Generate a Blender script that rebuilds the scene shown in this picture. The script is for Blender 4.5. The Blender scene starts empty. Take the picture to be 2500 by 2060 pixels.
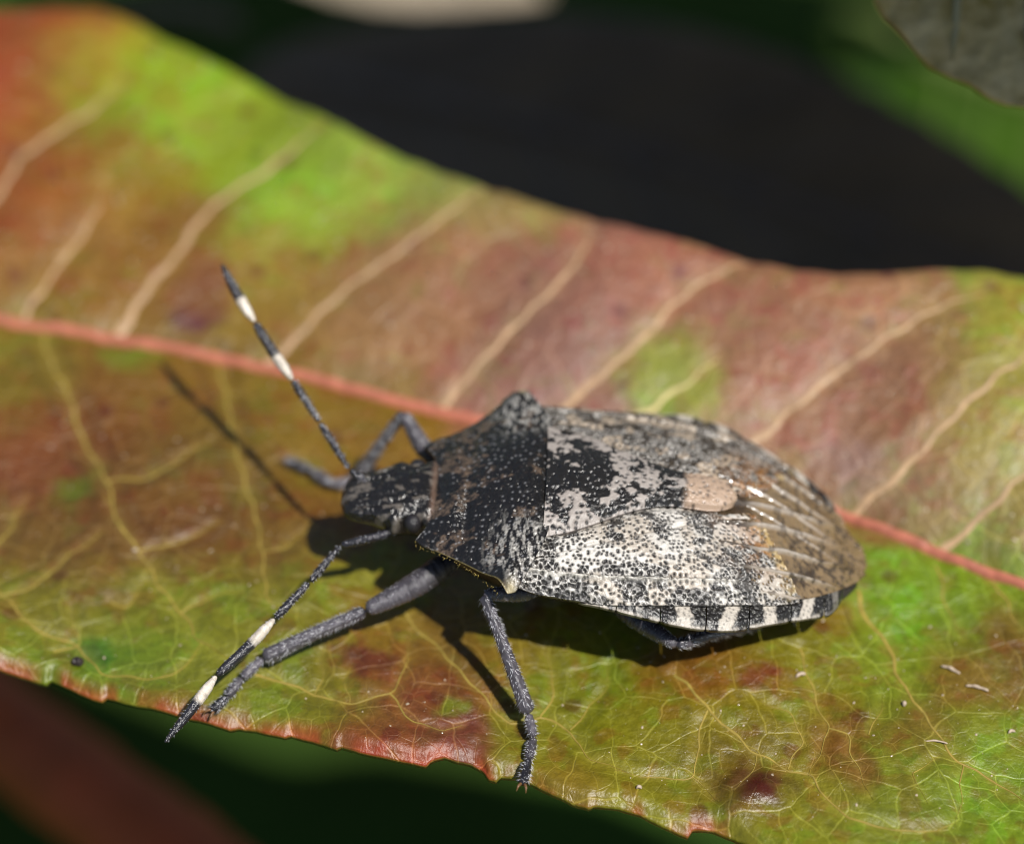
import bpy, math, random
import numpy as np
from mathutils import Vector, Matrix

# One Blender unit is one millimetre: a macro photograph of an insect on a leaf.
scene = bpy.context.scene
scene.unit_settings.system = 'METRIC'
scene.unit_settings.scale_length = 0.001
scene.unit_settings.length_unit = 'MILLIMETERS'
col = bpy.context.collection
rng = np.random.default_rng(7)
random.seed(7)

# ------------------------------------------------------------------ camera, sky, sun, exposure
cam_d = bpy.data.cameras.new('camera')
cam = bpy.data.objects.new('camera', cam_d); col.objects.link(cam)
ELEV = math.radians(45)
cam.location = (0, -82 * math.cos(ELEV), 82 * math.sin(ELEV))
cam.rotation_euler = (math.pi / 2 - ELEV, 0, 0)
cam_d.sensor_width = 36; cam_d.lens = 36 * 86 * 82 / 2500
cam_d.clip_start = 1; cam_d.clip_end = 4000
cam_d.dof.use_dof = True
cam_d.dof.focus_distance = 73.4
cam_d.dof.aperture_fstop = 0.035          # 1 unit = 1 mm: an opening of about 3.4 mm
cam_d.dof.aperture_blades = 0
scene.camera = cam

SUN_TO = Vector((0.39, -0.44, 1.0)).normalized()
w = bpy.data.worlds.new('World'); scene.world = w; w.use_nodes = True
nt = w.node_tree; nt.nodes.clear()
sky = nt.nodes.new('ShaderNodeTexSky'); sky.sky_type = 'NISHITA'; sky.sun_disc = False
sky.sun_elevation = math.asin(SUN_TO.z); sky.sun_rotation = math.atan2(SUN_TO.x, SUN_TO.y)
bgn = nt.nodes.new('ShaderNodeBackground'); bgn.inputs['Strength'].default_value = 0.065
wo = nt.nodes.new('ShaderNodeOutputWorld')
nt.links.new(sky.outputs[0], bgn.inputs['Color']); nt.links.new(bgn.outputs[0], wo.inputs['Surface'])
sun_d = bpy.data.lights.new('sun', 'SUN'); sun_d.energy = 4.6; sun_d.angle = math.radians(0.53); sun_d.color = (1.0, 0.96, 0.9)
sun = bpy.data.objects.new('sun', sun_d); col.objects.link(sun)
sun.rotation_euler = SUN_TO.to_track_quat('Z', 'Y').to_euler()
sun.location = SUN_TO * 300
scene.view_settings.view_transform = 'Standard'; scene.view_settings.look = 'None'
scene.view_settings.gamma = 1; scene.view_settings.exposure = 0.15
scene.cycles.filter_width = 1.0
scene.cycles.max_bounces = 6; scene.cycles.transparent_max_bounces = 8

# ------------------------------------------------------------------ helpers
def lin(c):
    c = np.asarray(c, float) / 255.0
    return np.where(c <= 0.04045, c / 12.92, ((c + 0.055) / 1.055) ** 2.4)

def tag(o, label=None, cat=None, group=None, kind=None):
    if label: o['label'] = label
    if cat: o['category'] = cat
    if group: o['group'] = group
    if kind: o['kind'] = kind
    return o

def build(name, verts, faces, mat, parent=None, smooth=True, color=None, extra=None):
    """verts (n,3) array, faces: array (m,4) / (m,3) or list of index tuples -> ONE mesh object"""
    verts = np.asarray(verts, np.float32)
    me = bpy.data.meshes.new(name)
    if isinstance(faces, np.ndarray):
        m, k = faces.shape
        me.vertices.add(len(verts)); me.vertices.foreach_set('co', verts.ravel())
        me.loops.add(m * k); me.loops.foreach_set('vertex_index', faces.astype(np.int32).ravel())
        me.polygons.add(m)
        me.polygons.foreach_set('loop_start', np.arange(0, m * k, k, dtype=np.int32))
        me.update(calc_edges=True)
    else:
        me.from_pydata(verts.tolist(), [], faces)
    me.validate()
    if smooth:
        me.polygons.foreach_set('use_smooth', np.ones(len(me.polygons), bool))
    if color is not None:
        a = me.color_attributes.new('pigment', 'FLOAT_COLOR', 'POINT')
        c = np.asarray(color, np.float32)
        if c.shape[1] == 3: c = np.c_[c, np.full(len(c), 0.4, np.float32)]
        a.data.foreach_set('color', c.ravel().astype(np.float32))
    for k, v in (extra or {}).items():
        a = me.attributes.new(k, 'FLOAT', 'POINT'); a.data.foreach_set('value', np.asarray(v, np.float32).ravel())
    me.materials.append(mat)
    o = bpy.data.objects.new(name, me); col.objects.link(o)
    if parent: o.parent = parent
    return o

def grid_faces(n, m, wrap_m=False, off=0):
    i = np.arange(n - 1)[:, None]; j = np.arange(m if wrap_m else m - 1)[None, :]
    j2 = (j + 1) % m
    f = np.stack([i * m + j, i * m + j2, (i + 1) * m + j2, (i + 1) * m + j], -1)
    return f.reshape(-1, 4) + off

def _h(ix, iy, seed):
    n = (ix.astype(np.int64) * 374761393 + iy.astype(np.int64) * 668265263 + seed * 1442695041) & 0xffffffff
    n = ((n ^ (n >> 13)) * 1274126177) & 0xffffffff
    n = ((n ^ (n >> 16)) * 2246822519) & 0xffffffff
    return ((n ^ (n >> 15)) & 0xffffff) / float(0x1000000)
def vnoise(x, y, seed=0):
    ix = np.floor(x); iy = np.floor(y); fx = x - ix; fy = y - iy
    ix = ix.astype(np.int64); iy = iy.astype(np.int64)
    fx = fx * fx * fx * (fx * (fx * 6 - 15) + 10); fy = fy * fy * fy * (fy * (fy * 6 - 15) + 10)
    a = _h(ix, iy, seed); b = _h(ix + 1, iy, seed); c = _h(ix, iy + 1, seed); d = _h(ix + 1, iy + 1, seed)
    return (a * (1 - fx) + b * fx) * (1 - fy) + (c * (1 - fx) + d * fx) * fy
def fbm(x, y, oct=4, seed=0):
    s = 0; a = 0.5; t = 0
    for i in range(oct):
        s = s + a * vnoise(x, y, seed + i * 17); t += a; a *= 0.5
        x = x * 2.03 + 11.3; y = y * 2.03 - 7.7
    return s / t
def worley(x, y, seed=0, jit=0.9):
    """distance to the nearest and second jittered point, and a random value of the cell (cell size 1)"""
    ix = np.floor(x).astype(np.int64); iy = np.floor(y).astype(np.int64)
    d1 = np.full(x.shape, 9.0); d2 = np.full(x.shape, 9.0); idv = np.zeros(x.shape)
    for a in (-1, 0, 1):
        for b in (-1, 0, 1):
            cx = ix + a; cy = iy + b
            px = cx + 0.5 + jit * (_h(cx, cy, seed) - 0.5); py = cy + 0.5 + jit * (_h(cx, cy, seed + 5) - 0.5)
            d = np.hypot(px - x, py - y); r = _h(cx, cy, seed + 9)
            nearer = d < d1
            d2 = np.where(nearer, d1, np.minimum(d2, d)); idv = np.where(nearer, r, idv); d1 = np.where(nearer, d, d1)
    return d1, d2, idv
def sstep(a, b, x):
    t = np.clip((x - a) / (b - a), 0, 1); return t * t * (3 - 2 * t)
def mixc(a, b, t):
    return a * (1 - t[..., None]) + b * t[..., None]
def spline(xs, ys, x):
    """monotone-ish cubic (Catmull-Rom) through a table"""
    xs = np.asarray(xs, float); ys = np.asarray(ys, float); x = np.clip(x, xs[0], xs[-1])
    m = np.gradient(ys, xs); i = np.clip(np.searchsorted(xs, x) - 1, 0, len(xs) - 2)
    h = xs[i + 1] - xs[i]; t = (x - xs[i]) / h
    return ((2 * t**3 - 3 * t**2 + 1) * ys[i] + (t**3 - 2 * t**2 + t) * h * m[i] + (-2 * t**3 + 3 * t**2) * ys[i + 1] + (t**3 - t**2) * h * m[i + 1])
def polycurve(pts, n):
    """n points, evenly spaced, on a smooth curve through pts"""
    pts = np.asarray(pts, float)
    d = np.r_[0, np.cumsum(np.linalg.norm(np.diff(pts, axis=0), axis=1))]
    t = np.linspace(0, d[-1], n)
    if len(pts) == 2:
        return np.stack([np.interp(t, d, pts[:, k]) for k in range(pts.shape[1])], 1)
    return np.stack([spline(d, pts[:, k], t) for k in range(pts.shape[1])], 1)
def normals_of(P):
    du = np.gradient(P, axis=0); dv = np.gradient(P, axis=1)
    n = np.cross(du, dv); return n / (np.linalg.norm(n, axis=-1, keepdims=True) + 1e-12)

def tube(pts, radii, ring=14, step=0.05, rough=0.0, seed=0, ribs=0.0, ns=9.0, tipround=True):
    """closed swept tube; pts/radii control points; returns verts, faces, arc param"""
    pts = np.asarray(pts, float)
    d = np.r_[0, np.cumsum(np.linalg.norm(np.diff(pts, axis=0), axis=1))]
    n = max(6, int(d[-1] / step))
    t = np.linspace(0, d[-1], n)
    Pc = polycurve(pts, n) if len(pts) > 2 else np.stack([np.interp(t, d, pts[:, k]) for k in range(3)], 1)
    rr = np.interp(t, np.linspace(0, d[-1], len(radii)), radii)
    if tipround:
        e = np.minimum(t, d[-1] - t); r0 = rr * 1.0
        rr = rr * np.sqrt(np.clip(1 - (1 - np.clip(e / (r0 + 1e-6), 0, 1)) ** 2, 0.02, 1))
    T = np.gradient(Pc, axis=0); T /= np.linalg.norm(T, axis=1, keepdims=True) + 1e-12
    ref = np.array([0, 0, 1.0]) if abs(T[0, 2]) < 0.9 else np.array([0, 1.0, 0])
    A = np.cross(T, ref); A /= np.linalg.norm(A, axis=1, keepdims=True) + 1e-12
    B = np.cross(A, T)
    th = np.linspace(0, 2 * np.pi, ring, endpoint=False)
    tt, hh = np.meshgrid(t, th, indexing='ij')
    disp = 0
    if rough:
        disp = rough * ((fbm(tt * ns, np.cos(hh) * 2 + 7, 3, seed) + fbm(tt * ns + 31, np.sin(hh) * 2 + 7, 3, seed) - 1) + 1.1 * (vnoise(tt * ns * 2.1, hh * ring / 6.2832 * .5, seed + 3) - 0.5))
        disp = np.where(np.arange(ring)[None, :] >= 0, disp, 0)
    if ribs: disp = disp + ribs * np.cos(hh * 5)
    R = rr[:, None] + disp * (rr / (rr.max() + 1e-9))[:, None]
    V = Pc[:, None, :] + R[..., None] * (np.cos(hh)[..., None] * A[:, None, :] + np.sin(hh)[..., None] * B[:, None, :])
    V = V.reshape(-1, 3)
    F = grid_faces(n, ring, True)
    V = np.vstack([V, Pc[0], Pc[-1]])
    k0 = len(V) - 2; j = np.arange(ring); j2 = (j + 1) % ring
    c0 = np.stack([np.full(ring, k0), j2, j, j], 1); c1 = np.stack([np.full(ring, k0 + 1), (n - 1) * ring + j, (n - 1) * ring + j2, (n - 1) * ring + j2], 1)
    F = [tuple(f) for f in F.tolist()] + [tuple(f[:3]) for f in c0.tolist()] + [tuple(f[:3]) for f in c1.tolist()]
    tv = np.r_[np.repeat(t, ring), 0, d[-1]] / d[-1]
    return V, F, tv, (Pc, rr, A, B, T)

def hairs(tr, count, length, rad, lean=0.6, seed=0, t0=0.02, t1=0.98):
    """short bristles standing on a tube; one joined mesh"""
    Pc, rr, A, B, T = tr
    g = np.random.default_rng(seed); V = []; F = []
    for k in range(count):
        i = int(g.uniform(t0, t1) * (len(Pc) - 1)); th = g.uniform(0, 2 * np.pi)
        nrm = np.cos(th) * A[i] + np.sin(th) * B[i]; tan = np.cross(nrm, T[i])
        p = Pc[i] + nrm * rr[i] * 0.93; L = length * g.uniform(0.6, 1.3)
        tip = p + nrm * L + T[i] * L * lean * g.uniform(0.5, 1.4) + tan * L * g.uniform(-.3, .3)
        b = len(V)
        V += [p + rad * T[i], p - rad * 0.5 * T[i] + rad * 0.87 * tan, p - rad * 0.5 * T[i] - rad * 0.87 * tan, tip]
        F += [(b, b + 1, b + 3), (b + 1, b + 2, b + 3), (b + 2, b, b + 3)]
    return np.array(V), F

# ------------------------------------------------------------------ materials
def new_mat(name):
    m = bpy.data.materials.new(name); m.use_nodes = True
    n = m.node_tree; n.nodes.clear()
    out = n.nodes.new('ShaderNodeOutputMaterial')
    return m, n, out
def principled(n, **kw):
    p = n.nodes.new('ShaderNodeBsdfPrincipled')
    for k, v in kw.items():
        p.inputs[k].default_value = v
    return p

def mat_cuticle(name, bump=0.25, scale=30, spec=0.5, coat=0.0, transmission=0.0):
    m, n, out = new_mat(name)
    p = principled(n); p.inputs['Specular IOR Level'].default_value = spec
    at = n.nodes.new('ShaderNodeAttribute'); at.attribute_name = 'pigment'
    tc = n.nodes.new('ShaderNodeTexCoord'); no = n.nodes.new('ShaderNodeTexNoise')
    no.inputs['Scale'].default_value = scale; no.inputs['Detail'].default_value = 4
    n.links.new(tc.outputs['Object'], no.inputs['Vector'])
    ramp = n.nodes.new('ShaderNodeMapRange'); ramp.inputs['To Min'].default_value = 0.6; ramp.inputs['To Max'].default_value = 1.4
    n.links.new(no.outputs['Fac'], ramp.inputs['Value'])
    mx = n.nodes.new('ShaderNodeVectorMath'); mx.operation = 'SCALE'
    n.links.new(at.outputs['Color'], mx.inputs[0]); n.links.new(ramp.outputs[0], mx.inputs['Scale'])
    n.links.new(mx.outputs[0], p.inputs['Base Color']); n.links.new(at.outputs['Alpha'], p.inputs['Roughness'])
    bp = n.nodes.new('ShaderNodeBump'); bp.inputs['Strength'].default_value = bump; bp.inputs['Distance'].default_value = 0.02
    n.links.new(no.outputs['Fac'], bp.inputs['Height']); n.links.new(bp.outputs[0], p.inputs['Normal'])
    if coat: p.inputs['Coat Weight'].default_value = coat; p.inputs['Coat Roughness'].default_value = 0.2
    if transmission:
        tr = n.nodes.new('ShaderNodeBsdfTransparent'); tr.inputs['Color'].default_value = (.75, .62, .45, 1)
        ms = n.nodes.new('ShaderNodeMixShader'); ms.inputs[0].default_value = transmission
        n.links.new(p.outputs[0], ms.inputs[1]); n.links.new(tr.outputs[0], ms.inputs[2]); n.links.new(ms.outputs[0], out.inputs['Surface'])
    else:
        n.links.new(p.outputs[0], out.inputs['Surface'])
    return m

def mat_plain(name, color, rough=0.5, noise=0.3, scale=3.0, spec=0.5, translucent=0.0, color2=None, bump=0.0):
    m, n, out = new_mat(name)
    p = principled(n); p.inputs['Roughness'].default_value = rough; p.inputs['Specular IOR Level'].default_value = spec
    tc = n.nodes.new('ShaderNodeTexCoord'); no = n.nodes.new('ShaderNodeTexNoise')
    no.inputs['Scale'].default_value = scale; no.inputs['Detail'].default_value = 5
    n.links.new(tc.outputs['Object'], no.inputs['Vector'])
    cr = n.nodes.new('ShaderNodeValToRGB')
    c = np.array(color, float); c2 = np.array(color2, float) if color2 is not None else c
    cr.color_ramp.elements[0].position = 0.3; cr.color_ramp.elements[1].position = 0.7
    cr.color_ramp.elements[0].color = (*(c * (1 - noise)), 1); cr.color_ramp.elements[1].color = (*(c2 * (1 + noise)), 1)
    n.links.new(no.outputs['Fac'], cr.inputs[0]); n.links.new(cr.outputs[0], p.inputs['Base Color'])
    if bump:
        bp = n.nodes.new('ShaderNodeBump'); bp.inputs['Strength'].default_value = bump; bp.inputs['Distance'].default_value = 0.1
        n.links.new(no.outputs['Fac'], bp.inputs['Height']); n.links.new(bp.outputs[0], p.inputs['Normal'])
    if translucent:
        t = n.nodes.new('ShaderNodeBsdfTranslucent'); n.links.new(cr.outputs[0], t.inputs['Color'])
        ms = n.nodes.new('ShaderNodeMixShader'); ms.inputs[0].default_value = translucent
        n.links.new(p.outputs[0], ms.inputs[1]); n.links.new(t.outputs[0], ms.inputs[2]); n.links.new(ms.outputs[0], out.inputs['Surface'])
    else:
        n.links.new(p.outputs[0], out.inputs['Surface'])
    return m

def mat_leaf_blade(name):
    """pigment from the blotch field, a net of fine pale veins, waxy gloss, some light passing through"""
    m, n, out = new_mat(name); N = n.nodes; Lk = n.links
    p = principled(n); p.inputs['Specular IOR Level'].default_value = 0.7; p.inputs['Coat Weight'].default_value = 0.15; p.inputs['Coat Roughness'].default_value = 0.42
    at = N.new('ShaderNodeAttribute'); at.attribute_name = 'pigment'
    geo = N.new('ShaderNodeTexCoord')
    sep = N.new('ShaderNodeSeparateXYZ'); Lk.new(geo.outputs['Object'], sep.inputs[0])
    flat = N.new('ShaderNodeCombineXYZ'); Lk.new(sep.outputs[0], flat.inputs[0]); Lk.new(sep.outputs[1], flat.inputs[1])
    warp = N.new('ShaderNodeTexNoise'); warp.inputs['Scale'].default_value = 0.9; warp.inputs['Detail'].default_value = 1.5
    Lk.new(flat.outputs[0], warp.inputs['Vector'])
    wsub = N.new('ShaderNodeVectorMath'); wsub.operation = 'MULTIPLY_ADD'
    wsub.inputs[1].default_value = (0.55, 0.55, 0); Lk.new(warp.outputs['Color'], wsub.inputs[0]); Lk.new(flat.outputs[0], wsub.inputs[2])
    def net(scale, width, lo):
        v = N.new('ShaderNodeTexVoronoi'); v.voronoi_dimensions = '2D'; v.feature = 'DISTANCE_TO_EDGE'; v.inputs['Scale'].default_value = scale
        Lk.new(wsub.outputs[0], v.inputs['Vector'])
        r = N.new('ShaderNodeMapRange'); r.inputs['From Min'].default_value = 0.0; r.inputs['From Max'].default_value = width
        r.inputs['To Min'].default_value = 1; r.inputs['To Max'].default_value = 0; r.interpolation_type = 'SMOOTHSTEP'
        Lk.new(v.outputs['Distance'], r.inputs['Value'])
        nz = N.new('ShaderNodeTexNoise'); nz.inputs['Scale'].default_value = scale * 0.8; nz.inputs['Detail'].default_value = 2
        Lk.new(flat.outputs[0], nz.inputs['Vector'])
        g = N.new('ShaderNodeMapRange'); g.inputs['From Min'].default_value = lo; g.inputs['From Max'].default_value = lo + 0.18
        Lk.new(nz.outputs['Fac'], g.inputs['Value'])
        mu = N.new('ShaderNodeMath'); mu.operation = 'MULTIPLY'; Lk.new(r.outputs[0], mu.inputs[0]); Lk.new(g.outputs[0], mu.inputs[1])
        return mu.outputs[0]
    a = net(0.72, 0.030, 0.28); b = net(1.75, 0.048, 0.36)
    bs = N.new('ShaderNodeMath'); bs.operation = 'MULTIPLY'; bs.inputs[1].default_value = 0.6; Lk.new(b, bs.inputs[0])
    mxv = N.new('ShaderNodeMath'); mxv.operation = 'MAXIMUM'; Lk.new(a, mxv.inputs[0]); Lk.new(bs.outputs[0], mxv.inputs[1])
    # fine grain of the blade
    gr = N.new('ShaderNodeTexNoise'); gr.inputs['Scale'].default_value = 5.0; gr.inputs['Detail'].default_value = 6; gr.inputs['Roughness'].default_value = 0.65
    Lk.new(flat.outputs[0], gr.inputs['Vector'])
    gm = N.new('ShaderNodeMapRange'); gm.inputs['From Min'].default_value = 0.25; gm.inputs['From Max'].default_value = 0.75
    gm.inputs['To Min'].default_value = 0.72; gm.inputs['To Max'].default_value = 1.28; Lk.new(gr.outputs['Fac'], gm.inputs['Value'])
    sc = N.new('ShaderNodeVectorMath'); sc.operation = 'SCALE'; Lk.new(at.outputs['Color'], sc.inputs[0]); Lk.new(gm.outputs[0], sc.inputs['Scale'])
    vein = N.new('ShaderNodeVectorMath'); vein.operation = 'MULTIPLY_ADD'
    vein.inputs[1].default_value = (1.5, 1.5, 1.6); vein.inputs[2].default_value = (0.05, 0.05, 0.02); Lk.new(at.outputs['Color'], vein.inputs[0])
    vf = N.new('ShaderNodeMath'); vf.operation = 'MULTIPLY'; vf.inputs[1].default_value = 0.85; Lk.new(mxv.outputs[0], vf.inputs[0])
    mc = N.new('ShaderNodeMix'); mc.data_type = 'RGBA'
    Lk.new(vf.outputs[0], mc.inputs['Factor']); Lk.new(sc.outputs[0], mc.inputs['A']); Lk.new(vein.outputs[0], mc.inputs['B'])
    Lk.new(mc.outputs['Result'], p.inputs['Base Color'])
    # gloss: alpha of the pigment attribute carries the waxiness, grain breaks it up
    rm = N.new('ShaderNodeMath'); rm.operation = 'MULTIPLY_ADD'; rm.inputs[1].default_value = 0.18; Lk.new(gr.outputs['Fac'], rm.inputs[0]); Lk.new(at.outputs['Alpha'], rm.inputs[2])
    Lk.new(rm.outputs[0], p.inputs['Roughness'])
    cells = N.new('ShaderNodeTexVoronoi'); cells.voronoi_dimensions = '2D'; cells.inputs['Scale'].default_value = 11.0; Lk.new(flat.outputs[0], cells.inputs['Vector'])
    hsum = N.new('ShaderNodeMath'); hsum.operation = 'MULTIPLY_ADD'; hsum.inputs[1].default_value = -0.35; Lk.new(mxv.outputs[0], hsum.inputs[0])
    h2 = N.new('ShaderNodeMath'); h2.operation = 'MULTIPLY_ADD'; h2.inputs[1].default_value = 0.22; Lk.new(cells.outputs['Distance'], h2.inputs[0]); Lk.new(gr.outputs['Fac'], h2.inputs[2])
    Lk.new(h2.outputs[0], hsum.inputs[2])
    bp = N.new('ShaderNodeBump'); bp.inputs['Strength'].default_value = 0.55; bp.inputs['Distance'].default_value = 0.07
    Lk.new(hsum.outputs[0], bp.inputs['Height']); Lk.new(bp.outputs[0], p.inputs['Normal'])
    t = N.new('ShaderNodeBsdfTranslucent'); Lk.new(mc.outputs['Result'], t.inputs['Color'])
    ms = N.new('ShaderNodeMixShader'); ms.inputs[0].default_value = 0.12
    Lk.new(p.outputs[0], ms.inputs[1]); Lk.new(t.outputs[0], ms.inputs[2]); Lk.new(ms.outputs[0], out.inputs['Surface'])
    return m

M_cut = mat_cuticle('dark_cuticle', 0.7, 26, 0.7)
M_wing = mat_cuticle('wing_leather', 0.7, 30, 0.8)
M_memb = mat_cuticle('wing_membrane', 0.4, 9, 0.8, 0.6, 0.22)
M_limb = mat_cuticle('limb_cuticle', 1.0, 34, 0.7)
M_hair = mat_plain('pale_bristle', (0.62, 0.62, 0.66), 0.15, 0.3, 20)
M_yhair = mat_plain('yellow_fringe', (0.34, 0.25, 0.06), 0.4, 0.3, 20)
M_eye = mat_plain('eye_facets', (0.02, 0.018, 0.02), 0.35, 0.5, 40, bump=0.3)
M_blade = mat_leaf_blade('leaf_blade')
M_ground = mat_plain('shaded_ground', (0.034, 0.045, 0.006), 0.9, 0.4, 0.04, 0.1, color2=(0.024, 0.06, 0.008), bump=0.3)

# ------------------------------------------------------------------ ground
gx = np.linspace(-1, 1, 61); gx = np.sign(gx) * np.abs(gx) ** 2.2 * 1500
GX, GY = np.meshgrid(gx, gx, indexing='ij')
GZ = -46 + 6 * (fbm(GX * 0.03, GY * 0.03, 4, 3) - 0.5) + 3 * (fbm(GX * 0.15, GY * 0.15, 3, 8) - 0.5)
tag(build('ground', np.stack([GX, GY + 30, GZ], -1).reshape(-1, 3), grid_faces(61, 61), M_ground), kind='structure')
def ground_z(x, y):
    y = y - 30
    return -46 + 6 * (fbm(np.array(x) * 0.03, np.array(y) * 0.03, 4, 3) - 0.5) + 3 * (fbm(np.array(x) * 0.15, np.array(y) * 0.15, 3, 8) - 0.5)

# ------------------------------------------------------------------ the leaf the bug stands on
MIDRIB = np.array([[-62.0, 5.351], [-40.0, 6.951], [-26.0, 6.151], [-15.08, 4.351], [-13.222, 3.91], [-11.376, 3.455], [-9.787, 3.072], [-6.511, 2.093], [-2.927, 0.795], [0.579, -0.41], [5.141, -2.02], [9.127, -3.586], [10.628, -4.398], [12.206, -5.304], [13.764, -6.151], [28.0, -11.651], [45.0, -19.151], [66.0, -28.151]])
NEAR = np.array([[-58.0, 5.442], [-50.0, 2.723], [-40.0, -1.049], [-28.0, -4.235], [-20.0, -8.43], [-14.077, -8.73], [-13.418, -8.947], [-12.77, -9.101], [-12.221, -9.287], [-12.111, -9.136], [-11.454, -9.486], [-10.943, -9.744], [-10.687, -9.831], [-10.615, -9.701], [-9.783, -10.054], [-9.009, -10.355], [-8.141, -10.631], [-7.278, -10.922], [-7.071, -10.849], [-6.643, -10.933], [-6.21, -11.109], [-5.834, -11.219], [-5.7, -11.151], [-5.138, -11.378], [-4.487, -11.759], [-4.365, -11.689], [-3.853, -11.917], [-3.015, -12.101], [-2.182, -12.242], [-2.06, -12.101], [-1.72, -11.984], [-1.406, -12.074], [-1.043, -12.056], [-0.729, -12.232], [-0.602, -12.488], [-0.395, -12.554], [-0.291, -12.41], [0.125, -12.442], [0.519, -12.603], [0.982, -12.962], [1.495, -13.263], [1.955, -13.449], [2.08, -13.365], [2.676, -13.449], [3.186, -13.622], [3.792, -13.974], [4.399, -14.229], [4.53, -14.022], [5.021, -14.027], [5.519, -14.278], [6.101, -14.697], [6.865, -15.277], [7.735, -15.706], [7.841, -15.616], [8.711, -16.057], [9.68, -16.442], [9.81, -16.336], [10.922, -16.896], [12.32, -17.513], [24.0, -19.713], [34.0, -23.798], [46.0, -26.58], [56.0, -27.365], [63.0, -27.065]])
FAR = np.array([[-58.0, 5.842], [-50.0, 9.723], [-40.0, 14.951], [-28.0, 17.265], [-17.272, 17.16], [-16.512, 17.394], [-14.932, 17.478], [-13.335, 17.397], [-12.106, 16.829], [-9.714, 14.848], [-8.091, 13.67], [-6.35, 12.3], [-4.629, 10.666], [-3.101, 9.571], [-1.719, 8.554], [-0.61, 7.851], [0.85, 7.251], [2.294, 6.567], [4.177, 5.489], [6.514, 4.547], [8.218, 3.734], [9.352, 3.399], [10.505, 3.322], [12.265, 3.445], [13.429, 3.419], [14.543, 3.037], [15.203, 2.759], [24.0, 0.759], [34.0, -5.298], [46.0, -13.08], [56.0, -20.665], [63.0, -26.665]])
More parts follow.
